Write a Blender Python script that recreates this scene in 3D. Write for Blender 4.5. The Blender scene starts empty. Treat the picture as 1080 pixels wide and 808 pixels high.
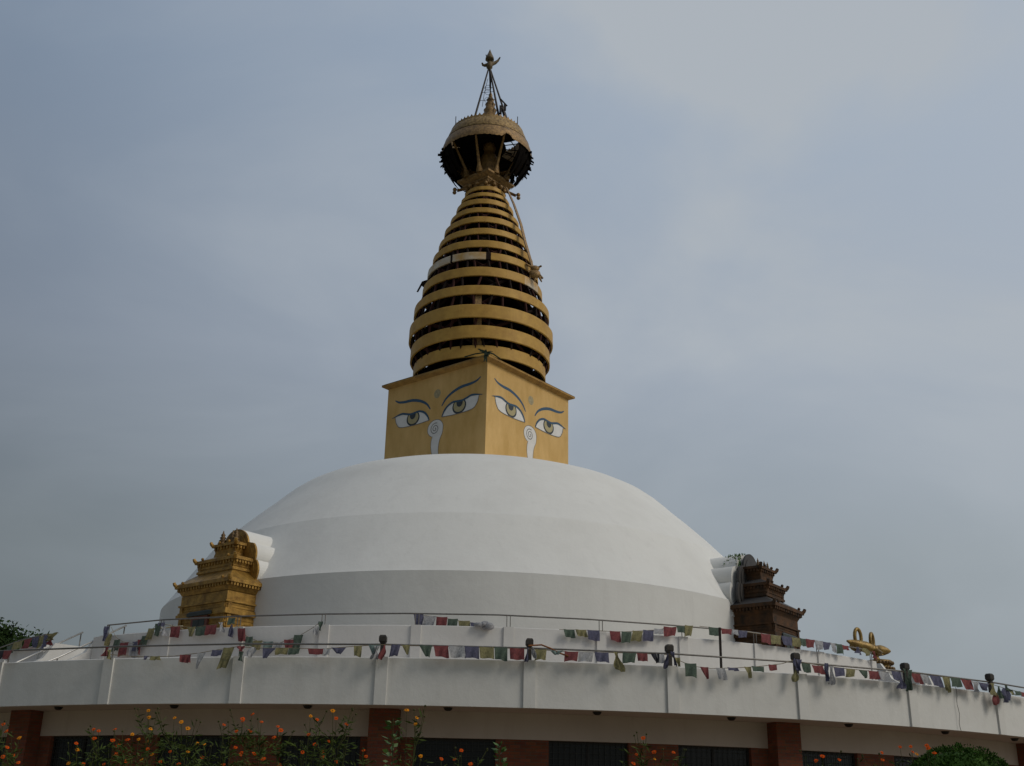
import bpy, math, random
from math import sin, cos, pi, radians as R_
from mathutils import Matrix, Vector

scene = bpy.context.scene
COL = scene.collection
rnd = random.Random(7)

# ------------------------------------------------------------------ helpers
class MB:
    """collects shapes and links them as ONE mesh object"""
    def __init__(s): s.v = []; s.f = []; s.m = []; s.s = []; s.cur = 0; s.sm = False
    def mat(s, i): s.cur = i; return s
    def smooth(s, b=True): s.sm = b; return s
    def add(s, vs, fs):
        o = len(s.v); s.v += [tuple(v) for v in vs]
        for f in fs:
            s.f.append(tuple(i + o for i in f)); s.m.append(s.cur); s.s.append(s.sm)
    def box(s, x0, x1, y0, y1, z0, z1, M=None):
        vs = [Vector((x, y, z)) for z in (z0, z1) for y in (y0, y1) for x in (x0, x1)]
        if M: vs = [M @ v for v in vs]
        s.add(vs, [(0, 2, 3, 1), (4, 5, 7, 6), (0, 1, 5, 4), (2, 6, 7, 3), (0, 4, 6, 2), (1, 3, 7, 5)])
    def frustum(s, x0, x1, y0, y1, z0, X0, X1, Y0, Y1, z1):
        vs = [(x0, y0, z0), (x1, y0, z0), (x0, y1, z0), (x1, y1, z0), (X0, Y0, z1), (X1, Y0, z1), (X0, Y1, z1), (X1, Y1, z1)]
        s.add(vs, [(0, 2, 3, 1), (4, 5, 7, 6), (0, 1, 5, 4), (2, 6, 7, 3), (0, 4, 6, 2), (1, 3, 7, 5)])
    def lathe(s, prof, n=64, a0=0., a1=2 * pi, c=(0, 0), close=False):
        full = abs(a1 - a0) > 6.28; k = n if full else n + 1; P = len(prof); vs = []
        for i in range(k):
            a = a0 + (a1 - a0) * i / n
            for r, z in prof: vs.append((c[0] + r * sin(a), c[1] - r * cos(a), z))
        fs = []
        for i in range(n):
            j = (i + 1) % k
            for q in range(P if close else P - 1):
                w = (q + 1) % P
                fs.append((i * P + q, j * P + q, j * P + w, i * P + w))
        s.add(vs, fs)
        if close and not full:
            s.add([vs[q] for q in range(P)], [tuple(range(P))]); s.add([vs[n * P + q] for q in range(P)], [tuple(reversed(range(P)))])
    def tube(s, pts, r, n=6, r1=None, cap=True):
        pts = [Vector(p) for p in pts]; vs = []; L = len(pts)
        for i, p in enumerate(pts):
            d = (pts[min(i + 1, L - 1)] - pts[max(i - 1, 0)]).normalized()
            if i: u = u - d * u.dot(d)                     # carry the frame along, no twists
            else: u = d.cross(Vector((0, 0, 1)) if abs(d.z) < .9 else Vector((1, 0, 0)))
            if u.length < 1e-3: u = d.cross(Vector((.3, .9, .1)))
            u.normalize(); w = d.cross(u)
            rr = (r if r1 is None else r + (r1 - r) * i / (L - 1)) if not callable(r) else r(i / (L - 1))
            for k in range(n):
                a = 2 * pi * k / n; vs.append(p + u * (rr * cos(a)) + w * (rr * sin(a)))
        fs = [(i * n + k, i * n + (k + 1) % n, (i + 1) * n + (k + 1) % n, (i + 1) * n + k) for i in range(L - 1) for k in range(n)]
        if cap: fs += [tuple(range(n)), tuple(reversed(range((L - 1) * n, L * n)))]
        s.add(vs, fs)
    def ball(s, c, r, n=10, m=7, sq=(1, 1, 1)):
        vs = []; fs = []
        for i in range(m + 1):
            t = pi * i / m
            for k in range(n):
                a = 2 * pi * k / n; vs.append((c[0] + sq[0] * r * sin(t) * cos(a), c[1] + sq[1] * r * sin(t) * sin(a), c[2] - sq[2] * r * cos(t)))
        for i in range(m):
            for k in range(n): fs.append((i * n + k, i * n + (k + 1) % n, (i + 1) * n + (k + 1) % n, (i + 1) * n + k))
        s.add(vs, fs)
    def prism(s, pts, y0, y1):
        """outline in x,z; depth y0 (front) to y1"""
        n = len(pts); vs = [(x, y0, z) for x, z in pts] + [(x, y1, z) for x, z in pts]
        s.add(vs, [tuple(range(n)), tuple(reversed(range(n, 2 * n)))] + [(i, i + n, (i + 1) % n + n, (i + 1) % n) for i in range(n)])
    def strip(s, A, B, y):
        """flat painted band between two polylines (x,z), at depth y"""
        n = len(A); s.add([(x, y, z) for x, z in A] + [(x, y, z) for x, z in B], [(i, i + 1, n + i + 1, n + i) for i in range(n - 1)])

def tagit(o, label, cat, group=None, kind=None):
    if label: o['label'] = label
    if cat: o['category'] = cat
    if group: o['group'] = group
    if kind: o['kind'] = kind
    return o
def build(name, mb, mats, parent=None, loc=(0, 0, 0), rz=0):
    me = bpy.data.meshes.new(name); me.from_pydata(mb.v, [], mb.f); me.update()
    if not isinstance(mats, (list, tuple)): mats = [mats]
    for m in mats: me.materials.append(m)
    me.polygons.foreach_set('material_index', mb.m); me.polygons.foreach_set('use_smooth', mb.s)
    me.update()
    o = bpy.data.objects.new(name, me); COL.objects.link(o); o.location = loc; o.rotation_euler = (0, 0, rz)
    if parent: o.parent = parent
    return o
def thing(name, label, cat, loc=(0, 0, 0), rz=0, group=None):
    o = bpy.data.objects.new(name, None); COL.objects.link(o); o.location = loc; o.rotation_euler = (0, 0, rz); o.empty_display_size = .3
    return tagit(o, label, cat, group)
def copy_part(o, parent, rz=None, loc=None):
    c = o.copy(); COL.objects.link(c); c.parent = parent
    if rz is not None: c.rotation_euler = (0, 0, rz)
    if loc is not None: c.location = loc
    for ch in list(o.children): copy_part(ch, c)
    return c
def pol(r, th, z=0.):
    t = R_(th); return (r * sin(t), -r * cos(t), z)

# ------------------------------------------------------------------ materials
def srgb(c): return tuple(((x / 255) / 12.92 if x <= 10 else (((x / 255) + .055) / 1.055) ** 2.4) for x in c)
def newmat(name):
    m = bpy.data.materials.new(name); m.use_nodes = True; nt = m.node_tree; b = nt.nodes['Principled BSDF']; return m, nt, b
def M_simple(name, col, rough=.7, metal=0., var=.12, scale=3., bump=.0, bscale=40., col2=None, stretch=None, spec=.5, detail=5.):
    """paint / stone / metal with wear: noise mixes two tones of the same material"""
    m, nt, b = newmat(name); N = nt.nodes; L = nt.links
    tc = N.new('ShaderNodeTexCoord'); mp = N.new('ShaderNodeMapping'); L.new(tc.outputs['Object'], mp.inputs[0])
    if stretch: mp.inputs['Scale'].default_value = stretch
    nz = N.new('ShaderNodeTexNoise'); nz.inputs['Scale'].default_value = scale; nz.inputs['Detail'].default_value = detail; nz.inputs['Roughness'].default_value = .62
    L.new(mp.outputs[0], nz.inputs['Vector'])
    rp = N.new('ShaderNodeValToRGB'); rp.color_ramp.elements[0].position = .32; rp.color_ramp.elements[1].position = .72
    c2 = col2 or tuple(x * (1 - 2.2 * var) for x in col)
    rp.color_ramp.elements[0].color = (*c2, 1); rp.color_ramp.elements[1].color = (*col, 1)
    L.new(nz.outputs['Fac'], rp.inputs[0]); L.new(rp.outputs[0], b.inputs['Base Color'])
    b.inputs['Roughness'].default_value = rough; b.inputs['Metallic'].default_value = metal
    b.inputs['Specular IOR Level'].default_value = spec
    if bump:
        n2 = N.new('ShaderNodeTexNoise'); n2.inputs['Scale'].default_value = bscale; n2.inputs['Detail'].default_value = 4
        L.new(mp.outputs[0], n2.inputs['Vector'])
        bp = N.new('ShaderNodeBump'); bp.inputs['Strength'].default_value = bump; bp.inputs['Distance'].default_value = .02
        L.new(n2.outputs['Fac'], bp.inputs['Height']); L.new(bp.outputs[0], b.inputs['Normal'])
    return m
def M_white(name, base, streak, rough=.75, amt=.5):
    """weathered white paint: cloudy grime, thin vertical rain streaks, plaster bump"""
    m, nt, b = newmat(name); N = nt.nodes; L = nt.links
    tc = N.new('ShaderNodeTexCoord')
    def noise(scale, st, detail=5., rough=.6):
        mp = N.new('ShaderNodeMapping'); mp.inputs['Scale'].default_value = st; L.new(tc.outputs['Object'], mp.inputs[0])
        n = N.new('ShaderNodeTexNoise'); n.inputs['Scale'].default_value = scale; n.inputs['Detail'].default_value = detail; n.inputs['Roughness'].default_value = rough
        L.new(mp.outputs[0], n.inputs['Vector']); return n
    def ramp(n, a, c):
        r = N.new('ShaderNodeMapRange'); r.inputs['From Min'].default_value = a; r.inputs['From Max'].default_value = c; L.new(n.outputs['Fac'], r.inputs['Value']); return r
    a = ramp(noise(.5, (1, 1, 1)), .45, .75); s_ = ramp(noise(2.2, (1, 1, .12), 6, .7), .52, .8); f_ = ramp(noise(9, (1, 1, .6)), .6, .85)
    mx = N.new('ShaderNodeMath'); mx.operation = 'MAXIMUM'; L.new(a.outputs[0], mx.inputs[0]); L.new(s_.outputs[0], mx.inputs[1])
    ad = N.new('ShaderNodeMath'); ad.operation = 'MULTIPLY_ADD'; ad.inputs[1].default_value = .3; L.new(f_.outputs[0], ad.inputs[0]); L.new(mx.outputs[0], ad.inputs[2])
    mu = N.new('ShaderNodeMath'); mu.operation = 'MULTIPLY'; mu.inputs[1].default_value = amt; mu.use_clamp = True; L.new(ad.outputs[0], mu.inputs[0])
    mix = N.new('ShaderNodeMix'); mix.data_type = 'RGBA'; mix.inputs[6].default_value = (*base, 1); mix.inputs[7].default_value = (*streak, 1)
    L.new(mu.outputs[0], mix.inputs[0]); L.new(mix.outputs[2], b.inputs['Base Color'])
    b.inputs['Roughness'].default_value = rough; b.inputs['Specular IOR Level'].default_value = .3
    n2 = noise(1.3, (1, 1, 1), 8, .65); bp = N.new('ShaderNodeBump'); bp.inputs['Strength'].default_value = .35; bp.inputs['Distance'].default_value = .05
    L.new(n2.outputs['Fac'], bp.inputs['Height']); L.new(bp.outputs[0], b.inputs['Normal'])
    return m
def M_brick(name):
    m, nt, b = newmat(name); N = nt.nodes; L = nt.links
    tc = N.new('ShaderNodeTexCoord'); sp = N.new('ShaderNodeSeparateXYZ'); cb = N.new('ShaderNodeCombineXYZ'); ad = N.new('ShaderNodeMath')
    L.new(tc.outputs['Object'], sp.inputs[0]); L.new(sp.outputs[0], ad.inputs[0]); L.new(sp.outputs[1], ad.inputs[1]); L.new(ad.outputs[0], cb.inputs[0]); L.new(sp.outputs[2], cb.inputs[1])
    br = N.new('ShaderNodeTexBrick'); br.inputs['Scale'].default_value = 1.; br.inputs['Brick Width'].default_value = .23; br.inputs['Row Height'].default_value = .07
    br.inputs['Mortar Size'].default_value = .006; br.inputs['Color1'].default_value = (.215, .060, .026, 1); br.inputs['Color2'].default_value = (.15, .042, .020, 1); br.inputs['Mortar'].default_value = (.10, .07, .05, 1)
    L.new(cb.outputs[0], br.inputs['Vector'])
    nz = N.new('ShaderNodeTexNoise'); nz.inputs['Scale'].default_value = 5.; nz.inputs['Detail'].default_value = 6; L.new(tc.outputs['Object'], nz.inputs['Vector'])
    mx = N.new('ShaderNodeMix'); mx.data_type = 'RGBA'; mx.blend_type = 'MULTIPLY'; mx.inputs[0].default_value = .5
    L.new(br.outputs['Color'], mx.inputs[6]); L.new(nz.outputs['Color'], mx.inputs[7])
    hs = N.new('ShaderNodeHueSaturation'); hs.inputs['Value'].default_value = 1.35; L.new(mx.outputs[2], hs.inputs['Color']); L.new(hs.outputs[0], b.inputs['Base Color'])
    bp = N.new('ShaderNodeBump'); bp.inputs['Strength'].default_value = .5; bp.inputs['Distance'].default_value = .006; bp.invert = True; L.new(br.outputs['Fac'], bp.inputs['Height']); L.new(bp.outputs[0], b.inputs['Normal'])
    b.inputs['Roughness'].default_value = .85
    return m
def M_cloth(name, col):
    m, nt, b = newmat(name); N = nt.nodes; L = nt.links
    tc = N.new('ShaderNodeTexCoord'); nz = N.new('ShaderNodeTexNoise'); nz.inputs['Scale'].default_value = 9.; nz.inputs['Detail'].default_value = 6; nz.inputs['Roughness'].default_value = .7; L.new(tc.outputs['Object'], nz.inputs['Vector'])
    rp = N.new('ShaderNodeValToRGB'); rp.color_ramp.elements[0].position = .35; rp.color_ramp.elements[1].position = .7
    rp.color_ramp.elements[0].color = (*[c * .6 for c in col], 1); rp.color_ramp.elements[1].color = (*[min(1, c * 1.15) for c in col], 1)
    L.new(nz.outputs['Fac'], rp.inputs[0]); mp = N.new('ShaderNodeMapping'); mp.inputs['Scale'].default_value = (60, 60, 24); L.new(tc.outputs['Object'], mp.inputs[0])
    pn = N.new('ShaderNodeTexNoise'); pn.inputs['Scale'].default_value = 1.; pn.inputs['Detail'].default_value = 2; L.new(mp.outputs[0], pn.inputs['Vector'])
    pr_ = N.new('ShaderNodeMapRange'); pr_.inputs['From Min'].default_value = .52; pr_.inputs['From Max'].default_value = .62; pr_.inputs['To Max'].default_value = .35; L.new(pn.outputs['Fac'], pr_.inputs['Value'])
    pm = N.new('ShaderNodeMix'); pm.data_type = 'RGBA'; L.new(pr_.outputs[0], pm.inputs[0]); L.new(rp.outputs[0], pm.inputs[6]); pm.inputs[7].default_value = (.05, .05, .06, 1)
    L.new(pm.outputs[2], b.inputs['Base Color']); b.inputs['Roughness'].default_value = .9; b.inputs['Specular IOR Level'].default_value = .2
    tr = N.new('ShaderNodeBsdfTranslucent'); L.new(pm.outputs[2], tr.inputs[0]); ms = N.new('ShaderNodeMixShader'); ms.inputs[0].default_value = .3
    L.new(b.outputs[0], ms.inputs[1]); L.new(tr.outputs[0], ms.inputs[2]); L.new(ms.outputs[0], nt.nodes['Material Output'].inputs[0])
    return m

WHITE = M_white('white_limewash', (.72, .71, .67), (.50, .485, .45), amt=.32)
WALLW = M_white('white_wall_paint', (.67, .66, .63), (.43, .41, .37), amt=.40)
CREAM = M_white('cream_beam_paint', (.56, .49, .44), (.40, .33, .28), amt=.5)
GOLDP = M_simple('ochre_gold_paint', (.71, .465, .185), .55, .0, .13, 1.6, .15, 12, col2=(.53, .325, .10), spec=.2, stretch=(1, 1, .35), detail=8)
GOLDC = M_simple('dark_ochre_cornice_paint', (.46, .27, .075), .7, 0, .15, 3, .3, 20, col2=(.26, .15, .05), spec=.2, detail=8)  # darker ochre than the cube walls, for the eave underside and edge
RINGG = M_simple('gilded_sheet_band', (.55, .335, .075), .55, .05, .12, 2.5, .2, 6, col2=(.40, .225, .05), detail=7, spec=.25)
RINGP = M_simple('gilded_sheet_band_peeling', (.62, .60, .52), .5, .2, .1, 1.3, .25, 14, col2=(.50, .30, .09), detail=3)
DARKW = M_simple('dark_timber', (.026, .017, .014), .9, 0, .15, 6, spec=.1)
REDW = M_simple('reddish_timber', (.06, .025, .02), .9, 0, .15, 6, spec=.1)
SHGOLD = M_simple('shrine_gilding', (.52, .30, .06), .40, .4, .2, 4.5, .8, 55, col2=(.17, .085, .012), detail=9)
SHDARK = M_simple('shrine_tarnish', (.17, .10, .035), .5, .3, .2, 9, .5, 40)
COPPER = M_simple('dark_copper', (.13, .06, .024), .65, .0, .2, 3.5, .8, 45, col2=(.035, .026, .018), spec=.15, detail=8)
GREYM = M_simple('lead_grey_roof', (.062, .056, .052), .6, .1, .15, 6, .3, 30)
CANG = M_simple('aged_canopy_gilding', (.42, .25, .085), .45, .35, .2, 9, .8, 45, col2=(.13, .075, .028), detail=8)
CANL = M_simple('embossed_canopy_band', (.50, .34, .14), .5, .2, .25, 9, 1., 30, col2=(.12, .07, .028), spec=.25, detail=8)
BLACKF = M_simple('near_black_canopy', (.011, .009, .008), .95, 0, .15, 8, spec=.02)  # one near-black tone for canopy fringe, ceiling and gap strip
STEELD = M_simple('dark_weathered_steel', (.05, .042, .038), .6, .5, .15, 12)
PIPE = M_simple('dull_galvanised_pipe', (.20, .185, .165), .45, .6, .15, 9)
PIPEL = M_simple('sunlit_galvanised_pipe', (.62, .60, .56), .4, .4, .1, 9)  # handrail pipe made paler: the sunlight on it is put into the colour
STONE = M_simple('dark_stone', (.05, .043, .036), .85, 0, .2, 14, .5, 50)
BLUEP = M_simple('blue_line_paint', (.03, .085, .15), .6, 0, .1, 6)
DARKP = M_simple('dark_line_paint', (.03, .04, .05), .6, 0, .1, 6)
WHITEP = M_simple('white_eye_paint', (.76, .74, .71), .6, 0, .06, 3)
IRISP = M_simple('pale_yellow_iris_paint', (.44, .37, .19), .6, 0, .08, 6)
TILP = M_simple('faded_grey_green_paint', (.46, .38, .21), .6, 0, .2, 9)
GREYP = M_simple('grey_line_paint', (.19, .18, .17), .6, 0, .1, 6)
MOSS = M_simple('mossy_cement', (.10, .075, .04), .9, 0, .25, 7, .5, 30, col2=(.05, .05, .03))
BRICK = M_brick('red_brick')
GLASS, nt, b = newmat('dark_window_glass'); b.inputs['Base Color'].default_value = (.012, .014, .014, 1); b.inputs['Roughness'].default_value = .25; b.inputs['Specular IOR Level'].default_value = .35
FRAME = M_simple('dark_window_frame', (.02, .018, .016), .6, .1, .1, 10)
GRILL = M_simple('thin_grille_bars', (.045, .05, .048), .6, .4, .1, 10)
LAMPM = M_simple('black_lamp_metal', (.02, .018, .017), .5, .3, .1, 10)
CORD = M_simple('tan_cord', (.22, .17, .10), .9, 0, .1, 20)
LEAF = M_simple('cosmos_leaf', (.07, .10, .018), .8, 0, .2, 5, col2=(.032, .05, .010), spec=.15)
LEAFB = M_simple('broad_leaf', (.07, .14, .02), .6, 0, .2, 5, col2=(.035, .08, .012))
STEM = M_simple('flower_stem', (.065, .07, .022), .8, 0, .2, 8, spec=.15)
PETO = M_simple('orange_red_petal', (.66, .085, .008), .9, 0, .12, 20, spec=.05)
PETY = M_simple('yellow_orange_petal', (.70, .25, .012), .9, 0, .12, 20, spec=.05)
FCEN = M_simple('flower_centre', (.22, .11, .01), .8, 0, .1, 20)
HEDGE = M_simple('clipped_hedge_leaf', (.05, .11, .012), .8, 0, .2, 6, col2=(.022, .055, .008), spec=.12)
TREEL = M_simple('dark_tree_leaf', (.04, .07, .018), .8, 0, .25, 2, col2=(.02, .04, .01), spec=.12)
BARK = M_simple('bark', (.09, .065, .045), .9, 0, .2, 8, .6, 20)
GRASS = M_simple('grass_and_earth_ground', (.10, .12, .04), .95, 0, .2, .6, .5, 30, col2=(.27, .21, .14), detail=9)
PAVE = M_simple('red_earth_paving', (.26, .17, .12), .9, 0, .15, 2, .3, 20)
FLOOR = M_simple('terrace_cement', (.33, .31, .28), .9, 0, .15, 1.5, .2, 20)
CLOTH = {'b': M_cloth('cloth_blue', (.15, .15, .225)), 'w': M_cloth('cloth_white', (.52, .52, .53)), 'r': M_cloth('cloth_red', (.29, .09, .09)),
         'g': M_cloth('cloth_green', (.125, .17, .13)), 'y': M_cloth('cloth_yellow', (.33, .30, .15)), 'c': M_cloth('cloth_cyan', (.24, .32, .30)), 'k': M_cloth('cloth_dark', (.05, .05, .06))}

# ------------------------------------------------------------------ ground
def gz(x, y):
    t = min(1, max(0, (y + 46.5) / 8.)); t = t * t * (3 - 2 * t)
    t2 = min(1, max(0, (math.hypot(x, y + 50) - 40) / 60))
    return max(t, t2 if y < -40 else 0) * 1.0
g = MB().smooth()
xs = [-3000, -1000, -400, -200, -100, -60] + list(range(-50, 51, 2)) + [60, 100, 200, 400, 1000, 3000]
ys = [-3000, -1000, -400, -200, -120, -80] + [-70 + i for i in range(0, 40)] + list(range(-30, 51, 4)) + [60, 100, 200, 400, 1000, 3000]
vs = [(x, y, gz(x, y) + (.05 * math.sin(x * .9) * math.cos(y * .7) if -50 < y < -30 and abs(x) < 40 else 0)) for y in ys for x in xs]; n = len(xs)
g.add(vs, [(j * n + i, j * n + i + 1, (j + 1) * n + i + 1, (j + 1) * n + i) for j in range(len(ys) - 1) for i in range(n - 1)])
tagit(build('ground', g, GRASS), None, None, kind='structure')
g = MB(); g.lathe([(25.2, .9), (25.2, 1.06), (22.0, 1.08)], 128)
tagit(build('path', g, PAVE), None, None, kind='structure')

# ------------------------------------------------------------------ round base building
PA = 7.5
bld = thing('round_base_building', 'low round white and red brick building under the dome, dark windows between its brick piers', 'building', (0, 0, 0))
g = MB(); g.lathe([(23.69, 3.94), (23.69, 4.895), (23.675, 4.907), (23.555, 4.907), (23.545, 4.895), (23.545, 3.94)], 240, close=True)
build('parapet', g, WALLW, bld)
g = MB(); g.box(-.125, .125, -23.735, -23.68, 3.937, 4.911)
p0 = build('pilaster', g, WALLW, bld, rz=R_(-34.5))
for k in range(1, 12): copy_part(p0, bld, R_(-34.5 + PA * k))
g = MB(); g.lathe([(22.30, 3.955), (23.543, 3.955), (23.543, 4.10), (18.33, 4.10)], 192)
build('roof_slab', g, [CREAM], bld)
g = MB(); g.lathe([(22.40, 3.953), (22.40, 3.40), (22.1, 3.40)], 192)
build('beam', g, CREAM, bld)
g = MB(); g.lathe([(22.39, 1.0), (22.39, 1.85), (22.1, 1.87)], 192); build('sill_wall', g, BRICK, bld)
g = MB(); g.box(-.575, .575, -22.38, -22.0, 1.85, 3.398)
p0 = build('brick_pier', g, BRICK, bld, rz=R_(-34.5))
for k in range(1, 12): copy_part(p0, bld, R_(-34.5 + PA * k))
g = MB(); g.box(-.315, .315, -22.78, -22.385, 1.0, 3.953)
g.box(-.35, .35, -22.80, -22.39, 1.0, 1.12)
p0 = build('brick_column', g, BRICK, bld, rz=R_(-27.2))
for a in (-4.6, 18.45, 41.2): copy_part(p0, bld, R_(a))
def window():
    f = MB(); w = .90; yb = -22.27
    for x0, x1 in ((-w, -w + .06), (w - .06, w), (-.035, .035)): f.box(x0, x1, yb, yb + .07, 1.87, 3.398)
    f.box(-w + .06, w - .06, yb + .004, yb + .066, 3.34, 3.396); f.box(-w + .06, w - .06, yb + .004, yb + .066, 1.872, 1.94)
    fr = build('window', f, FRAME, bld)
    gl = MB(); gl.box(-w + .05, w - .05, yb + .03, yb + .04, 1.9, 3.36); build('pane', gl, GLASS, fr)
    gr = MB()
    for i in range(1, 14):
        x = -w + i * .1286
        gr.box(x - .005, x + .005, yb - .02, yb - .01, 1.9, 3.38)
    for i in range(1, 12): gr.box(-w, w, yb - .0095, yb - .001, 1.9 + i * .125, 1.91 + i * .125)
    build('grille', gr, GRILL, fr); return fr
w0 = window(); w0.rotation_euler = (0, 0, R_(-30.75))
for k in range(1, 11): copy_part(w0, bld, R_(-30.75 + PA * k))
# dark post caps of the lower rail
g = MB().mat(0); g.box(-.045, .045, -.045, .045, 0, .31)
g.mat(1); g.frustum(-.055, .055, -.055, .055, .30, -.078, .078, -.078, .078, .34); g.box(-.078, .078, -.078, .078, .341, .43); g.frustum(-.078, .078, -.078, .078, .431, -.055, .055, -.055, .055, .47)
p0 = build('post_cap', g, [STONE, STONE], bld, loc=pol(23.61, -4.55, 4.907), rz=R_(-4.5))
for a in (3, 10.45, 17.85, 25.4, 32.75): copy_part(p0, bld, R_(a), pol(23.61, a, 4.907))
g = MB(); g.box(-.06, .06, -.06, .06, 0, .06); build('short_post_stub', g, WALLW, bld, loc=pol(23.62, -26.9, 4.907), rz=R_(-27))

# lamps under the soffit
lamp_txt = ['leftmost of the nine', 'second from left of the nine', 'third from left of the nine', 'fourth from left of the nine', 'middle one of the nine', 'fourth from right of the nine', 'third from right of the nine', 'second from right of the nine', 'rightmost of the nine']
for a, tx in zip((-23.4, -16.0, -8.5, -1.1, 6.75, 14.3, 21.8, 29.3, 36.3), lamp_txt):
    t = thing('soffit_lamp', 'small black dome lamp under the white parapet, ' + tx, 'lamp', pol(23.2, a, 3.955), R_(a), 'black lamps under the parapet')
    m = MB().smooth(); m.lathe([(.001, -.07), (.05, -.065), (.08, -.045), (.09, -.02), (.09, 0)], 14); build('lamp_shade', m, LAMPM, t)
    m = MB(); m.lathe([(.095, 0), (.105, -.010), (.09, -.012)], 14); build('mounting_ring', m, LAMPM, t)

# ------------------------------------------------------------------ upper terrace
ter = thing('upper_terrace', 'white upper terrace wall ring with shallow pilasters, between lower parapet and dome', 'terrace wall')
OP = [(-36.3, -43.9), (44.6, 53.0)]                       # stair openings
for a0, a1 in ((-36.0, 41.6), (53.2, 316.0)):
    g = MB(); g.lathe([(18.32, 4.095), (18.32, 6.455), (18.31, 6.47), (18.16, 6.47), (18.15, 6.455), (18.15, 5.66)], 96, R_(a0), R_(a1), close=True)
    build('wall', g, WALLW, ter)
g = MB(); g.box(-.13, .13, -18.365, -18.31, 4.11, 6.473)
p0 = build('pilaster', g, WALLW, ter, rz=R_(-34.6))
for a in (-27, -19.7, -12.1, -4.5, 3, 10.7, 18, 25.5, 33, 41.0, -45.2, -52.5, -60): copy_part(p0, ter, R_(a))
for a0, a1 in ((-36.2, 41.8), (53.0, 316.2)):
    g = MB(); g.lathe([(18.149, 5.5), (18.149, 5.68), (12.3, 5.72)], 96, R_(a0), R_(a1)); build('floor', g, FLOOR, ter)
g = MB(); g.lathe([(15.6, 5.0), (15.6, 5.679), (12.3, 5.715)], 24, R_(-45), R_(-35)); build('floor', g, FLOOR, ter)
g = MB(); g.lathe([(15.6, 5.0), (15.6, 5.679), (12.3, 5.715)], 24, R_(40), R_(54)); build('floor', g, FLOOR, ter)
def stair(label, a, c0, c1, hand):
    t = thing('staircase', label, 'staircase', (0, 0, 0), R_(a))
    g = MB()
    for i in range(9): g.box(c0, c1, -(17.35 + .3 * (i + 1)), -(15.55 if i == 0 else 17.35 + .3 * i - .02), 4.10, 5.675 - .176 * i)
    build('steps', g, FLOOR, t)
    for x0, x1 in ((c0 - .17, c0 - .002), (c1 + .002, c1 + .17)):
        g = MB(); o = [(-15.6, 4.1), (-15.6, 6.5), (-18.1, 6.5), (-18.42, 6.02), (-21.0, 4.55), (-21.0, 4.1)]
        n = len(o); g.add([(x0, y, z) for y, z in o] + [(x1, y, z) for y, z in o], [tuple(range(n)), tuple(reversed(range(n, 2 * n)))] + [(i, i + n, (i + 1) % n + n, (i + 1) % n) for i in range(n)])
        build('cheek_wall', g, WALLW, t)
    return t
stair('narrow white staircase behind the parapet, left of the gold shrine, with sunlit cheek walls', -41, -.68, 1.42, True)
stair('white staircase opening behind the gold double thunderbolt, right of the copper shrine', 47.8, -1.25, .95, False)
def handrail(label, s):
    t = thing('handrail', label, 'handrail', (0, 0, 0), R_(-41), 'handrails of the left staircase')
    def P(o, z): return (s, -o, z)
    g = MB().smooth(); g.tube([P(17.2, 6.95), P(19.2, 5.78), P(20.9, 4.95)], .028, 8); build('pipe', g, PIPEL, t)
    for o in (17.25, 19.2, 20.9):
        z1 = 6.95 - (o - 17.2) * .6; z0 = 6.5 if o < 18 else 6.02 - (o - 18.42) * .57
        g = MB().smooth(); g.tube([P(o, z0), P(o, z1)], .02, 6); build('post', g, PIPE, t)
handrail('sunlit pipe handrail sloping down the left staircase, the left one', -.80)
handrail('sunlit pipe handrail sloping down the left staircase, the right one under the rail end', 1.5)

# ------------------------------------------------------------------ rails
def railing(name, label, r, z, angs, posts, pr, zb, pair=False, mat=PIPE, extra=None):
    t = thing(name, label, 'railing')
    g = MB().smooth(); g.tube([pol(r, a, z + dz) for a, dz in angs], pr, 8); build('pipe', g, mat, t)
    for a in posts:
        g = MB()
        for d in ((-.045, .045) if pair else (0,)):
            b = Vector(pol(r, a + math.degrees(d / r), 0)); g.tube([b + Vector((0, 0, zb)), b + Vector((0, 0, z))], .012 if pair else .018, 6)
        build('post', g, mat, t)
    return t
A = [(-34.5 + PA * k, rnd.uniform(-.012, .012)) for k in range(-1, 12)]
railing('lower_railing', 'thin grey pipe rail just above the lower white parapet, running through dark post caps', 23.62, 5.185, A, (-12.1, -19.5, -26.6, 40.5), .02, 4.907)
A = [(-34.65, 0)] + [(-27.9 + PA * k, rnd.uniform(-.015, .015)) for k in range(0, 10)] + [(41.4, -.05)]
railing('upper_railing', 'thin pipe rail on paired pins above the upper terrace wall, in front of the dome', 18.24, 6.78, A, (-34.5, -27.9, -20, -12.35, -4.5, 3.0, 10.75, 18.2, 25.5, 33, 41.2), .02, 6.47, True)
A = [(-44.6, 0)] + [(-50 - PA * k, 0) for k in range(0, 5)]
railing('far_railing', 'thin pipe rail on the terrace beyond the left staircase, against the tree', 18.24, 6.78, A, (-44.6, -50, -57.5, -65, -72.5), .018, 6.47, True)
g = MB().smooth(); g.tube([pol(21.4, 16.2, 4.1), pol(21.4, 16.25, 6.22)], .032, 8)
g.tube([pol(21.4, 16.1, 4.1), pol(21.4, 16.1, 4.13)], .09, 10)
tagit(build('steel_pole', g, STEELD), 'thin dark vertical pole standing behind the parapet, below and left of the copper shrine', 'pole')

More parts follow.
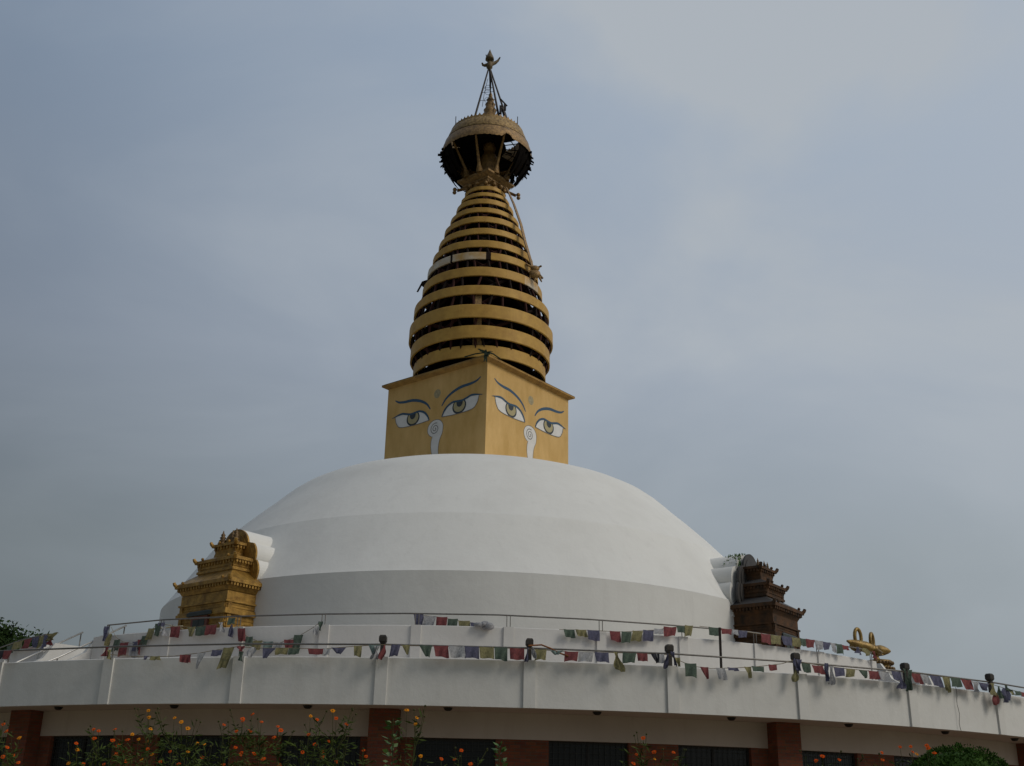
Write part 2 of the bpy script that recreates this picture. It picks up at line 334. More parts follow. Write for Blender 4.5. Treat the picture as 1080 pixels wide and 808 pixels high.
# ------------------------------------------------------------------ stupa
st = thing('stupa', 'large white domed stupa with painted eyes on a golden cube and ringed golden spire', 'stupa')
prof = [(12.60, 5.68), (12.565, 7.4), (12.546, 9.13), (12.546, 9.15)]
g = MB().smooth(); g.lathe(prof, 192); build('drum', g, WHITE, st)
dome = [(12.546, 9.152), (12.50, 9.20), (11.75, 10.34), (10.98, 11.45)]
dome2 = [(10.98, 11.45), (10.2, 12.26), (9.4, 13.02), (8.9, 13.46), (8.55, 13.80), (8.2, 14.12), (7.8, 14.42), (7.3, 14.68), (6.7, 14.90), (6.0, 15.12), (5.2, 15.34), (4.4, 15.52), (3.4, 15.70), (2.0, 15.86), (.01, 15.92)]
g = MB().smooth(); g.lathe(dome, 192); g.lathe(dome2, 192); build('dome', g, WHITE, st)
def lobes(k=1., z0=8.6, inset=0.):
    h = []
    def arc(cx, cz, r, a0, a1, n=9):
        for i in range(n + 1):
            a = R_(a0 + (a1 - a0) * i / n); h.append((cx + r * cos(a) - inset, cz + r * sin(a)))
    h.append((1.13 - inset, z0)); arc(.72, 9.42, .56, -45, 42); arc(.55, 9.98, .55, -28, 48); arc(0, 10.32, .66 , 12, 90)
    return [(x * k, z) for x, z in h] + [(-x * k, z) for x, z in reversed(h[:-1])]
for a in (-40.2, 51.0):
    g = MB(); g.prism(lobes(1.0), -12.55, -9.6); o = build('lobed_buttress', g, WHITE, st, rz=R_(a))

# golden cube with the painted eyes
TA = 4.335; HS = 4.0858 / math.sqrt(2); HE = 4.395 / math.sqrt(2)
g = MB(); g.box(-HS, HS, -HS, HS, 15.2, 19.90)
tw = build('eye_tower', g, GOLDP, st, rz=R_(TA - 45))
g = MB().mat(0); g.frustum(-HS - .02, HS + .02, -HS - .02, HS + .02, 19.85, -HE + .02, HE - .02, -HE + .02, HE - .02, 19.945)
g.box(-HE, HE, -HE, HE, 19.946, 20.03); g.mat(1); g.frustum(-HE - .01, HE + .01, -HE - .01, HE + .01, 20.031, -HE + .1, HE - .1, -HE + .1, HE - .1, 20.10); g.frustum(-HE + .1, HE - .1, -HE + .1, HE - .1, 20.101, -2.4, 2.4, -2.4, 2.4, 20.30)
build('cornice', g, [GOLDC, MOSS], tw)
def sp(pts, n=6):
    out = []; P = [pts[0]] + pts + [pts[-1]]
    for i in range(1, len(P) - 2):
        p0, p1, p2, p3 = P[i - 1:i + 3]
        for k in range(n):
            t = k / n; out.append(tuple(.5 * ((2 * b_) + (c_ - a_) * t + (2 * a_ - 5 * b_ + 4 * c_ - d_) * t * t + (-a_ + 3 * b_ - 3 * c_ + d_) * t ** 3) for a_, b_, c_, d_ in zip(p0, p1, p2, p3)))
    out.append(pts[-1]); return out
def band(g, pts, wf, y):
    n = len(pts); A = []; B = []
    for i, (x, z) in enumerate(pts):
        a = pts[max(i - 1, 0)]; b_ = pts[min(i + 1, n - 1)]; dx, dz = b_[0] - a[0], b_[1] - a[1]; l = math.hypot(dx, dz) or 1
        w = wf(i / (n - 1)) / 2; A.append((x - dz / l * w, z + dx / l * w)); B.append((x + dz / l * w, z - dx / l * w))
    g.strip(A, B, y)
lid = [(.37, 17.86), (.44, 18.02), (.55, 18.17), (.72, 18.31), (.98, 18.40), (1.24, 18.385), (1.50, 18.37), (1.75, 18.43), (1.98, 18.49), (2.2, 18.475), (2.42, 18.41)]
low = [(2.42, 18.41), (2.36, 18.17), (2.27, 18.02), (2.15, 17.90), (1.89, 17.84), (1.35, 17.815), (.83, 17.825), (.37, 17.86)]
brow = [(.33, 18.36), (.55, 18.64), (.92, 18.86), (1.40, 19.0), (1.9, 19.03), (2.25, 19.09), (2.48, 19.22)]
def eye(sgn, y):
    T = lambda P: [(.07 + sgn * x, z) for x, z in P]
    g = MB(); L_ = sp(lid, 4); O = sp(low, 4); poly = T(L_ + O[1:-1])
    cx = sum(p[0] for p in poly) / len(poly)
    g.mat(0); c = (.07 + sgn * 1.35, 18.12)
    n = len(poly); g.add([(c[0], y, c[1])] + [(x, y, z) for x, z in poly], [(0, 1 + i, 1 + (i + 1) % n) if sgn < 0 else (0, 1 + (i + 1) % n, 1 + i) for i in range(n)])
    def lz(x):                                    # height of the lid line at x
        for (x0, z0), (x1, z1) in zip(L_, L_[1:]):
            if x0 <= x <= x1: return z0 + (z1 - z0) * (x - x0) / (x1 - x0 + 1e-9)
        return 18.3
    def disc(cx, cz, rx, rz, y):
        P = []
        for i in range(33):
            a = 2 * pi * i / 32; x = cx + rx * sin(a); z = cz - rz * cos(a); P.append((x, min(z, lz(x) - .005)))
        P = T(P[:-1]); m_ = len(P); q = T([(cx, cz - .05)])[0]
        g.add([(q[0], y, q[1])] + [(x, y, z) for x, z in P], [(0, 1 + i, 1 + (i + 1) % m_) for i in range(m_)])
    g.mat(1); disc(1.33, 18.15, .385, .345, y - .003); g.mat(2); disc(1.33, 18.17, .315, .28, y - .006); g.mat(1); disc(1.35, 18.30, .175, .19, y - .009)
    g.mat(3); band(g, T(sp(lid[:-1] + [(2.42, 18.43), (2.62, 18.39)], 5)), lambda t: .09 * min(1, 4 * (1 - t) + .15) * min(1, .5 + 3 * t), y - .012)
    g.mat(4); band(g, T(O), lambda t: .028, y - .012)
    return g
for k in range(4):
    rz = R_(90 * k)
    for s in (-1, 1):
        o = build('eye', eye(s, -HS - .003), [WHITEP, DARKP, IRISP, BLUEP, GREYP], tw, rz=rz)
        g = MB(); band(g, [(.07 + s * x, z) for x, z in sp(brow, 6)], lambda t: .12 * (sin(pi * min(1, t * .9 + .06)) ** .7) + .012, -HS - .004); build('eyebrow', g, BLUEP, tw, rz=rz)
    # nose curl
    g = MB(); y = -HS - .003
    out = [(.53, 17.45), (.52, 17.3), (.49, 17.12), (.40, 16.95), (.34, 16.78), (.31, 16.6), (.30, 16.4), (.32, 16.2), (.34, 15.9), (.36, 15.5)]
    inn = [(-.06, 17.08), (-.10, 16.97), (-.125, 16.85), (-.13, 16.7), (-.125, 16.6), (-.10, 16.44), (-.06, 16.3), (-.02, 16.2), (.03, 15.9), (.05, 15.5)]
    g.mat(0); c = (.085, 17.42)
    P = [(c[0] + .445 * sin(2 * pi * i / 40), c[1] + .385 * cos(2 * pi * i / 40)) for i in range(40)]
    g.add([(c[0], y, c[1])] + [(x, y, z) for x, z in P], [(0, 1 + i, 1 + (i + 1) % 40) for i in range(40)])
    A = sp(out, 4); B = sp(inn, 4); g.strip(A, B, y - .001)
    g.mat(1); band(g, P[8:] [:0] + [P[i % 40] for i in range(23, 52)], lambda t: .022, y - .004)
    band(g, A, lambda t: .022, y - .004); band(g, B, lambda t: .022, y - .004)
    spi = [(c[0] - .02 + (.03 + .30 * i / 60) * sin(-.2 + i * 2 * pi * 2.1 / 60) * .8, c[1] - .02 + (.03 + .30 * i / 60) * cos(-.2 + i * 2 * pi * 2.1 / 60) * .8) for i in range(61)]
    band(g, spi, lambda t: .034, y - .004)
    build('nose_curl', g, [WHITEP, GREYP], tw, rz=rz)
    g = MB(); P = [(.11 + .19 * sin(2 * pi * i / 24), 18.99 + .205 * cos(2 * pi * i / 24)) for i in range(24)]
    g.add([(x, y, z) for x, z in P], [tuple(range(24))]); build('forehead_mark', g, TILP, tw, rz=rz)

# spire rings: (radius, z bottom, height)
RG = [(3.01, 20.46, .56), (3.19, 21.28, .59), (3.307, 22.21, .62), (3.13, 23.42, .44), (2.80, 24.47, .45), (2.60, 25.40, .37), (2.365, 26.16, .36),
      (2.13, 26.96, .31), (1.905, 27.69, .30), (1.64, 28.37, .26), (1.38, 29.00, .27), (1.17, 29.53, .21), (.98, 29.98, .21)]
for i, (r, z, h) in enumerate(RG):
    g = MB(); t_ = .05; N = 144; vs = []
    for k in range(N):
        a = 2 * pi * k / N; w = .010 * sin(3 * a + i) + .008 * sin(7 * a + 2 * i) + .004 * sin(19 * a)
        dz = .012 * sin(2 * a + i * 1.7)
        for q, (dr, zz) in enumerate(((0.0, 0), (.012, .02), (.0, h - .02), (-.012, h), (-.07, h), (-.07, 0))):
            vs.append(((r + dr + w) * sin(a), -(r + dr + w) * cos(a), z + zz + dz))
    g.add(vs, [(k * 6 + q, ((k + 1) % N) * 6 + q, ((k + 1) % N) * 6 + (q + 1) % 6, k * 6 + (q + 1) % 6) for k in range(N) for q in range(6)])
    o = build('spire_ring', g, RINGP if i == 5 else RINGG, st)
    if i == 5:
        o['label'] = 'spire ring with peeling pale patches'
        # seams: only the left part of this ring has lost its gilding
        me = o.data; me.materials.append(RINGG); me.materials.append(DARKW)
        for p in me.polygons:
            a = math.degrees(math.atan2(p.center.x, -p.center.y))
            if a > 8 or a < -100: p.material_index = 1
            elif 3 < a <= 8 or -35 < a < -32: p.material_index = 2
    if i == 4:
        me = o.data; me.materials.append(RINGP)
        for p in me.polygons:
            a = math.degrees(math.atan2(p.center.x, -p.center.y))
            if 42 < a < 66: p.material_index = 1
# inner timber frame seen between the rings
g = MB()
for i in range(12):
    r0, z0, h0 = RG[i]; r1, z1, _ = RG[i + 1]
    n = 8 if i < 8 else 6
    for k in range(n):
        a = 360 / n * k + 12 * (i % 2)
        for s in (-1, 1):
            b0 = Vector(pol(r0 * .93, a - s * 14, z0 + h0 * .6)); b1 = Vector(pol(r1 * .93, a + s * 14, z1 + .12)); g.mat(1 if (k + i) % 3 else 0)
            g.tube([b0, b1], .085 if i < 6 else .055, 4)
build('timber_struts', g, [DARKW, REDW], st)
g = MB()
for i in range(12):
    r0, z0, h0 = RG[i]; r1, z1, _ = RG[i + 1]; n = 34 if i < 8 else 22
    for k in range(n):
        a = 360 / n * (k + .5) + rnd.uniform(-2, 2)
        if rnd.random() < .08: continue
        g.mat(k % 2); g.tube([pol(r0 - .10, a, z0 + h0 * .5), pol(r1 - .10, a + rnd.uniform(-5, 5), z1 + .1)], .06 if i < 6 else .045, 4)
build('timber_uprights', g, [DARKW, REDW], st)
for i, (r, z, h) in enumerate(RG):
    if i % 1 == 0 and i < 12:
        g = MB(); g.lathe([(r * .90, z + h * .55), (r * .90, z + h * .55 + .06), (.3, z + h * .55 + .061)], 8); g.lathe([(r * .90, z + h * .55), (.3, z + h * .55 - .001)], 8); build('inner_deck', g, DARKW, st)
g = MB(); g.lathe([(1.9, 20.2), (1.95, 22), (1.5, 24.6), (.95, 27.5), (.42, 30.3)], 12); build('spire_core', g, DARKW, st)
g = MB()
for i in range(3):
    r0, z0, h0 = RG[i]; r1, z1, _ = RG[i + 1]; c0 = pol(r0 - .16, -3, z0 + h0 * .5); c1 = pol(r1 - .16, -3, z1 + .1); w_ = .20 - .03 * i
    g.add([(c0[0] - w_, c0[1], c0[2]), (c0[0] + w_, c0[1], c0[2]), (c1[0] + w_, c1[1], c1[2]), (c1[0] - w_, c1[1], c1[2])], [(0, 1, 2, 3)])
build('front_batten', g, CANG, st)
g = MB(); g.add([pol(2.66, -84, 24.95), pol(2.6, -84, 25.45), pol(2.85, -86, 25.38), pol(3.08, -87, 24.85), pol(3.0, -86, 24.80), pol(2.85, -85, 25.12)], [(0, 1, 2, 5), (2, 3, 4, 5)]); build('torn_sheet', g, DARKW, st)

# neck, platform and canopy
g = MB().smooth(); g.lathe([(.80, 30.18), (.86, 30.3), (.80, 30.45), (.95, 30.52)], 32); build('neck', g, CANG, st)
g = MB().smooth()
for k in range(14): a = 360 / 14 * k; g.ball(pol(.93, a, 30.40), .105, 8, 6)
build('bead_row', g, CANG, st)
g = MB(); q = math.sqrt(.5)
g.frustum(-.86 * q - .1, .86 * q + .1, -.86 * q - .1, .86 * q + .1, 30.46, -1.08 * q, 1.08 * q, -1.08 * q, 1.08 * q, 30.60); g.box(-1.12 * q, 1.12 * q, -1.12 * q, 1.12 * q, 30.601, 30.70)
g.frustum(-1.14 * q, 1.14 * q, -1.14 * q, 1.14 * q, 30.701, -1.38 * q, 1.38 * q, -1.38 * q, 1.38 * q, 30.84); g.box(-1.40 * q, 1.40 * q, -1.40 * q, 1.40 * q, 30.841, 30.95)
build('square_platform', g, CANG, st, rz=R_(TA - 45))
for s, r_, z_ in ((-86, 1.5, 30.36), (88, 1.6, 30.22), (2, 1.5, 30.3), (180, 1.5, 30.3)):
    if s == 2: continue
    g = MB().smooth(); g.tube([pol(.8, s, 30.60), pol(r_ - .12, s, z_ + .04)], .075, 8); g.ball(pol(r_, s, z_ + .09), .105, 8, 6); g.ball(pol(r_ + .01, s, z_ - .08), .10, 8, 6)
    build('knobbed_arm', g, CANG, st)
g = MB().smooth(); g.lathe([(.46, 30.951), (.50, 31.1), (.48, 31.2), (.44, 31.8), (.40, 32.15), (.26, 32.3), (.24, 32.45), (.30, 32.55), (.31, 32.8), (.22, 32.92), (.14, 33.0), (.01, 33.1)], 8, c=(.10, -.42))
build('inner_figure', g, CANG, st, rz=R_(4))
g = MB().smooth()
skirt = [(2.22, 32.28), (2.24, 32.42), (2.18, 32.66), (2.12, 32.86), (2.11, 32.90)]
g.mat(0)
N = 120; P = len(skirt)
vs = []; 
for k in range(N + 1):
    a = 2 * pi * k / N; deg = math.degrees(a); rag = .05 * sin(deg * .9) + .03 * sin(deg * 2.7)
    cut = 0
    if 18 < deg < 34: cut = .22 * sin((deg - 18) / 16 * pi)
    if 130 < deg < 165: cut = .34 * sin((deg - 130) / 35 * pi)
    for j, (r, z) in enumerate(skirt): vs.append((r * sin(a), -r * cos(a), z + (max(0, rag) * .6 + cut) * (1 - j / (P - 1))))
g.add(vs, [(k * P + j, (k + 1) * P + j, (k + 1) * P + j + 1, k * P + j + 1) for k in range(N) for j in range(P - 1)])
can = build('canopy', g, [CANG], st)
g = MB().smooth(); g.lathe([(1.97, 32.94), (1.985, 32.96), (1.99, 33.1), (1.95, 33.3), (1.87, 33.5), (1.80, 33.60), (1.82, 33.66), (1.70, 33.72), (1.62, 33.66), (1.85, 33.2), (1.9, 32.9)], 96)
build('crown_band', g, CANL, can)
g = MB(); g.lathe([(2.10, 32.84), (2.105, 32.93), (1.96, 32.935), (1.96, 32.84)], 96, close=True); build('gap_shade_strip', g, BLACKF, can)  # black ring: shade of the gap between skirt and crown put into colour
g = MB()
for k in range(52):
    a = 360 / 52 * k; t = R_(a); c = Vector(pol(1.73, a, 33.68)); u = Vector((cos(t), sin(t), 0)); n_ = Vector((sin(t), -cos(t), 0))
    g.add([c - u * .10, c + u * .10, c + Vector((0, 0, .17)) + u * .02, c - u * .10 - n_ * .04, c + u * .10 - n_ * .04], [(0, 1, 2), (4, 3, 2), (1, 4, 2), (3, 0, 2)])
build('crown_teeth', g, CANG, can)
g = MB()                                     # ragged cloth ceiling on thin radial bars, torn open on the right
for k in range(48):
    for q in range(5):
        a0, a1 = 7.5 * k, 7.5 * (k + 1); r0, r1 = .2 + .38 * q, .2 + .38 * (q + 1)
        am = (a0 + a1) / 2
        if q >= 2 and 58 < am < 128 and rnd.random() < .8: continue
        if q >= 3 and 270 < am < 300 and rnd.random() < .5: continue
        h_ = lambda a, r: 32.86 + .05 * sin(a * .13) + .06 * (1 - r / 2) + .03 * sin(r * 9)
        g.add([pol(r0, a0, h_(a0, r0)), pol(r0, a1, h_(a1, r0)), pol(r1, a1, h_(a1, r1)), pol(r1, a0, h_(a0, r1))], [(0, 1, 2, 3)])
for k in range(16): g.tube([pol(.25, k * 22.5, 32.95), pol(1.95, k * 22.5, 32.82)], .03, 4)
for rr in (.9, 1.4): g.tube([pol(rr, k * 15, 32.86) for k in range(25)], .025, 4)
build('canopy_ceiling', g, BLACKF, can)
for k in range(8):
    a = 22.5 + 45 * k + TA; g = MB().smooth(); g.tube([pol(1.02, a, 30.95), pol(1.15, a, 31.4), pol(1.90, a, 32.8)], lambda t: .14 * (1 - t) ** 2 + .045, 8); build('canopy_post', g, CANG, can)
g = MB()
def ragstrip(a, r0, z0, L, w, out):
    t = R_(a); u = Vector((cos(t), sin(t), 0)); n_ = Vector((sin(t), -cos(t), 0)); vs = []; m = 5
    tw_ = rnd.uniform(-.5, .5)
    for i in range(m + 1):
        f = i / m; c = n_ * (r0 + out * f - .45 * f * f * L) + Vector((0, 0, z0 - L * f)); ww = w * (1 - .5 * f) * (.7 + .5 * rnd.random())
        uu = (u * cos(tw_ * f) + n_ * sin(tw_ * f)) * ww; vs += [c - uu, c + uu]
    g.add(vs, [(2 * i, 2 * i + 1, 2 * i + 3, 2 * i + 2) for i in range(m)])
for k in range(150):
    a = 50 + 260 * rnd.random()
    if 128 < a < 166 and rnd.random() < .93: continue
    ragstrip(a, 2.16, 32.50, rnd.uniform(.8, 1.6), .16, rnd.uniform(-.12, .10))
for sgn in (-1, 1):
    for k in range(60):
        a = sgn * rnd.uniform(60, 112); z = 32.45 - 1.35 * rnd.random(); r = 2.12 - (32.45 - z) ** 1.3 * .62; t = R_(a)
        n_ = Vector((sin(t), -cos(t), 0)); u = Vector((cos(t), sin(t), 0)); c = n_ * (r - .03) + Vector((0, 0, z)); tip = c + n_ * rnd.uniform(.08, .26) * (1.3 if z > 31.7 else .5) + Vector((0, 0, rnd.uniform(-.30, .08))); w = rnd.uniform(.05, .12)
        g.add([c - u * w, c + u * w, tip + u * w * .6 + Vector((0, 0, .05)), tip - u * w * .6], [(0, 1, 2, 3)])
        g.add([c + Vector((0, 0, -w)), c + Vector((0, 0, w)), tip + Vector((0, 0, w * .6)), tip + Vector((0, 0, -w * .6))], [(0, 1, 2, 3)])
build('torn_fringe', g, BLACKF, can)
for x, a in ((1.92, -62), (1.92, 55)):
    g = MB(); g.tube([pol(1.78, a, 33.6), pol(1.78, a, 34.15)], .02, 5); build('rim_rod', g, STEELD, can)
g = MB().smooth(); g.lathe([(.50, 32.95), (.50, 33.6), (.52, 33.98), (.50, 34.2), (.36, 34.35), (.36, 34.6), (.30, 34.7), (.27, 35.0), (.33, 35.15), (.25, 35.25), (.22, 35.42), (.26, 35.5), (.19, 35.58), (.16, 35.72), (.20, 35.78), (.13, 35.86), (.09, 36.0), (.10, 36.06), (.01, 36.3)], 16, c=(.1, 0))
build('top_pinnacle', g, CANG, can)
# tripod and trident at the tip
apx = Vector((-.01, 0, 37.85))
for p, w in (((-.86, -.2, 33.6), .062), ((.70, -.5, 33.6), .068), ((1.32, .15, 33.6), .062), ((.3, .9, 33.6), .04)):
    g = MB(); p = Vector(p); g.tube([p, apx + (p - apx) * .02], w, 6, r1=.04)
    if p.x > 1: g.tube([p + Vector((-.03, 0, 0)), p.lerp(apx, .42) + Vector((-.05, 0, 0))], lambda t: .13 - .05 * t, 6)
    build('tripod_leg', g, STEELD, st)
g = MB()
for zz, fr in ((35.6, .56), (36.1, .43), (36.4, .36)):
    pts = [Vector((-.80, -.2, 33.9)).lerp(apx, 1 - fr), Vector((.66, -.5, 33.9)).lerp(apx, 1 - fr), Vector((1.24, .15, 33.9)).lerp(apx, 1 - fr)]
    g.tube([pts[0], pts[1]], .014, 4)
    c = (pts[0] + pts[1]) / 2; g.tube([c + Vector((.16 * cos(2 * pi * i / 10), 0, .16 * sin(2 * pi * i / 10))) for i in range(11)], .012, 4)
g.tube([(-.30, -.1, 35.3), (-.22, -.1, 36.1), (-.06, -.1, 37.0)], .012, 4)
g.box(.02, .12, -.08, .04, 36.6, 37.5); g.box(.56, .68, -.5, -.35, 34.7, 35.15); g.box(.78, .9, -.2, -.1, 35.1, 35.45); g.tube([(.6, -.4, 35.6), (.95, -.1, 35.4)], .04, 5)
build('wire_scrollwork', g, STEELD, st)
g = MB().smooth(); g.lathe([(.05, 37.62), (.16, 37.75), (.17, 37.95), (.10, 38.08), (.06, 38.2)], 10)
g.tube([(-.1, 0, 37.93), (-.25, 0, 37.88), (-.34, 0, 37.9), (-.38, 0, 38.02)], lambda t: .10 - .055 * t, 7)
g.tube([(.1, 0, 37.98), (.28, 0, 38.06), (.42, 0, 38.2), (.53, 0, 38.42)], lambda t: .12 - .09 * t, 7)
g.tube([(-.06, 0, 38.1), (-.13, 0, 38.3), (-.2, 0, 38.55)], lambda t: .05 - .03 * t, 6); g.tube([(.08, 0, 38.1), (.12, 0, 38.25)], .03, 6)
g.lathe([(.05, 38.2), (.23, 38.24), (.21, 38.36), (.10, 38.62), (.01, 38.88)], 10)
build('tip_ornament', g, M_simple('tarnished_tip_metal', (.16, .115, .055), .6, .2, .2, 9), st)

# streamer down the right of the spire
t = thing('hanging_streamer', 'long gilded metal streamer hanging down the right side of the ringed spire', 'streamer', pol(1.2, 55, 30.3))
o0 = Vector(pol(1.2, 55, 30.3))
path = [(1.15, 57, 30.35), (1.70, 51, 29.2), (2.22, 48.5, 27.9), (2.48, 49, 26.9), (2.72, 50.5, 26.0), (2.86, 52, 25.4)]
g = MB(); vs = []
for r, a, z in path:
    c = Vector(pol(r + .06, a, z)); tt = R_(a); u = Vector((cos(tt), sin(tt), 0)) * .095; vs += [c - u - o0, c + u - o0]
g.add(vs, [(2 * i, 2 * i + 1, 2 * i + 3, 2 * i + 2) for i in range(len(path) - 1)]); vs2 = [Vector(v) + Vector((-.03, .03, 0)) for v in vs]; g.add(vs2, [(2 * i, 2 * i + 2, 2 * i + 3, 2 * i + 1) for i in range(len(path) - 1)])
build('ribbon', g, CANG, t)
g = MB().smooth(); c = Vector(pol(2.98, 52.5, 25.15)) - o0
g.ball(c + Vector((0, 0, .28)), .17, 9, 6, (1.3, .6, .9)); g.ball(c, .24, 9, 6, (1.1, .5, 1))
for dx in (-.24, 0, .24): g.tube([c + Vector((dx * .6, 0, 0)), c + Vector((dx * 1.3, -.02, -.4))], lambda t: .08 - .05 * t, 6)
g.tube([c + Vector((-.42, 0, .5)), c + Vector((0, 0, .25)), c + Vector((.36, 0, -.22))], .05, 6); g.tube([c + Vector((-.3, 0, .1)), c + Vector((.3, 0, .42))], .045, 6)
build('end_ornament', g, CANG, t)
# rag at the cube corner
g = MB(); c = Vector(pol(4.36, TA - 1.2, 20.12))
for k in range(16): a = rnd.uniform(0, 6.28); l = rnd.uniform(.12, .34); w = Vector((.05, 0, .03)); e = c + Vector((cos(a) * l * 1.3, -.05 - .1 * rnd.random(), sin(a) * l * .7 - .05)); g.add([c - w, c + w, e + w * .6, e - w * .6], [(0, 1, 2, 3)])
for k in range(5): e = c + Vector((rnd.uniform(-.16, 0.0), -.06, -rnd.uniform(.25, .55))); g.add([c + Vector((-.06, -.05, 0)), c + Vector((.04, -.05, 0)), e + Vector((.05, 0, 0)), e], [(0, 1, 2, 3)])
g.tube([c, c + Vector((-.45, .25, .02)), c + Vector((-.9, .5, -.03))], .03, 5); g.tube([c, c + Vector((.3, .2, .02)), c + Vector((.6, .5, -.06))], .03, 5)
tagit(build('tied_rag', g, M_cloth('cloth_mossy_green', (.05, .075, .05))), 'dark green rag knotted at the front corner of the golden cube roof', 'rag')

# ------------------------------------------------------------------ shrines
def shrine(label, a, m1, mr, mdoor, psc, body, pin, RB, plate_r, plate_m):
    B = 12.45                                     # local origin on the drum, y = -(r-B)
    t = thing('small_shrine', label, 'shrine', pol(B, a, 5.70), R_(a), 'pagoda shrines leaning on the dome')
    Z = lambda z: z - 5.70
    (r1, h1, z1), (re1, he1, ze1), (r2, h2, z2), (re2, he2, ze2), (r3, h3, z3), (re3, he3, ze3) = body
    back = .3
    g = MB(); yf = -(r1 - B)
    g.box(-h1, h1, yf, back, Z(5.70), Z(z1))
    for z0, z1_, e in ((5.70, 6.0, .10), (6.0, 6.12, .06), (7.86, 7.98, .09), (7.98, 8.05, .05), (z1 - .36, z1 - .30, .06)): g.box(-h1 - e, h1 + e, yf - e, back, Z(z0) + .001, Z(z1_))
    for q in range(13): z_ = 6.2 + .125 * q; g.box(-h1 - .018, h1 + .018, yf - .018, back, Z(z_), Z(z_ + .07))
    for q in range(3): z_ = 8.08 + .07 * q * 1.3; g.box(-h1 - .015, h1 + .015, yf - .015, back, Z(z_), Z(min(z_ + .05, z1 - .37)))
    for s in (-1, 1):                              # corner pilasters and an inner pair
        for x in (s * (h1 - .10),): g.box(x - .075, x + .075, yf - .045, yf - .001, Z(6.12), Z(7.86)); g.box(x - .075, x + .075, yf - .045, yf - .001, Z(8.05), Z(z1 - .36))
        for y in (yf + .12,): g.box(*sorted((s * (h1 + .001), s * (h1 + .045))), y - .075, y + .075, Z(6.12), Z(7.86)); g.box(*sorted((s * (h1 + .001), s * (h1 + .045))), y - .075, y + .075, Z(8.05), Z(z1 - .36))
    build('body', g, m1, t)
    g = MB()                                       # door
    g.box(-.42, .42, yf - .10, yf - .002, Z(6.12), Z(7.86)); d = build('door', g, [mr], t)
    g2 = MB(); g2.box(-.30, .30, yf - .115, yf - .101, Z(6.14), Z(7.74)); g2.box(-.015, .015, yf - .13, yf - .116, Z(6.14), Z(7.74)); build('door_leaf', g2, mdoor, d)
    g2 = MB(); g2.box(-.62, .62, yf - .15, yf - .021, Z(7.87), Z(7.97)); g2.frustum(-.62, .62, yf - .15, yf - .003, Z(7.97), -.5, .5, yf - .12, yf - .021, Z(8.02)); build('lintel', g2, mdoor, d)
    def tier(he, re, z0, z1, hb, rb, zb, name, n):
        """one roof: corbelled cornice, dentils, flat eave with raised corners, sloped roof"""
        g = MB(); y0 = -(re - B); e = he
        g.mat(0); g.frustum(-hb, hb, -(rb - B), back, Z(z0 - .24), -e + .06, e - .06, y0 + .06, back, Z(z0)); g.box(-e, e, y0, back, Z(z0) + .001, Z(z1))
        k = int(2 * (e - .15) / .14)
        for i in range(k + 1): x = -e + .15 + 2 * (e - .15) * i / k; g.box(x - .035, x + .035, y0 + .03, y0 + .14, Z(z0 - .10), Z(z0) + .0005)
        k = max(3, int((back - y0) / .14))
        for i in range(k): y = y0 + .15 + (back - y0 - .2) * i / k; g.box(-e + .03, -e + .12, y - .035, y + .035, Z(z0 - .10), Z(z0) + .0005); g.box(e - .12, e - .03, y - .035, y + .035, Z(z0 - .10), Z(z0) + .0005)
        for s in (-1, 1):
            g.tube([(s * (e - .05), y0 + .05, Z(z1 - .05)), (s * (e + .01), y0 - .01, Z(z1 + .03)), (s * (e + .03), y0 - .03, Z(z1 + .10))], lambda t: .075 - .02 * t, 6)
            g.ball((s * (e - .38), y0 + .02, Z(z1 + .05)), .055, 7, 5)
        return g, y0
    def roof(g, he, re, z1, hn, rn, z2):
        y0 = -(re - B); g.mat(1); g.frustum(-he + .02, he - .02, y0 + .02, back, Z(z1) + .001, -hn - .02, hn + .02, -(rn - B) - .02, back, Z(z2)); return g
    g, y0 = tier(he1, re1, ze1 - .12, ze1, h1, r1, z1, 'x', 1); roof(g, he1, re1, ze1, h2, r2, z2 - .30); build('roof', g, [m1, RB], t)
    g = MB(); g.box(-h2, h2, -(r2 - B), back, Z(z2 - .30), Z(ze2 - .2)); g.box(-h2 - .04, h2 + .04, -(r2 - B) - .04, back, Z(z2 - .26), Z(z2 - .18)); g.box(-h2 - .02, h2 + .02, -(r2 - B) - .02, back, Z(z2 - .12), Z(z2 - .06))
    for s in (-1, 1): g.box(s * (h2 - .1) - .06, s * (h2 - .1) + .06, -(r2 - B) - .04, -(r2 - B) - .001, Z(z2 - .18), Z(ze2 - .2))
    build('middle_storey', g, m1, t)
    g, y0 = tier(he2, re2, ze2 - .1, ze2, h2, r2, z2, 'x', 2); roof(g, he2, re2, ze2, h3, r3, z3 - .22); build('roof', g, [m1, RB], t)
    g = MB(); g.box(-h3, h3, -(r3 - B), back, Z(z3 - .22), Z(ze3 - .15)); build('top_storey', g, m1, t)
    g, y0 = tier(he3, re3, ze3 - .09, ze3, h3, r3, z3, 'x', 3); roof(g, he3, re3, ze3, .2, re3 - .35, ze3 + .10); build('roof', g, [m1, RB], t)
    for k, x in enumerate(pin[1]):
        g = MB().smooth(); s_ = pin[0]; g.lathe([(a_ * s_, b_ * min(1, s_)) for a_, b_ in [(.12, 0), (.13, .05), (.07, .09), (.11, .14), (.06, .2), (.09, .25), (.045, .3), (.065, .35), (.03, .4), (.01, .5)]], 9)
        build('pinnacle', g, SHDARK, t, loc=(x, y0 + .22 + (.12 if k == 1 else 0), Z(ze3 + .02)))
    g = MB(); P = [(x, z - 5.70) for x, z in lobes(psc, 8.7)]; g.prism(P, -(plate_r - B) - .07, -(plate_r - B)); bp = build('back_plate', g, plate_m, t)
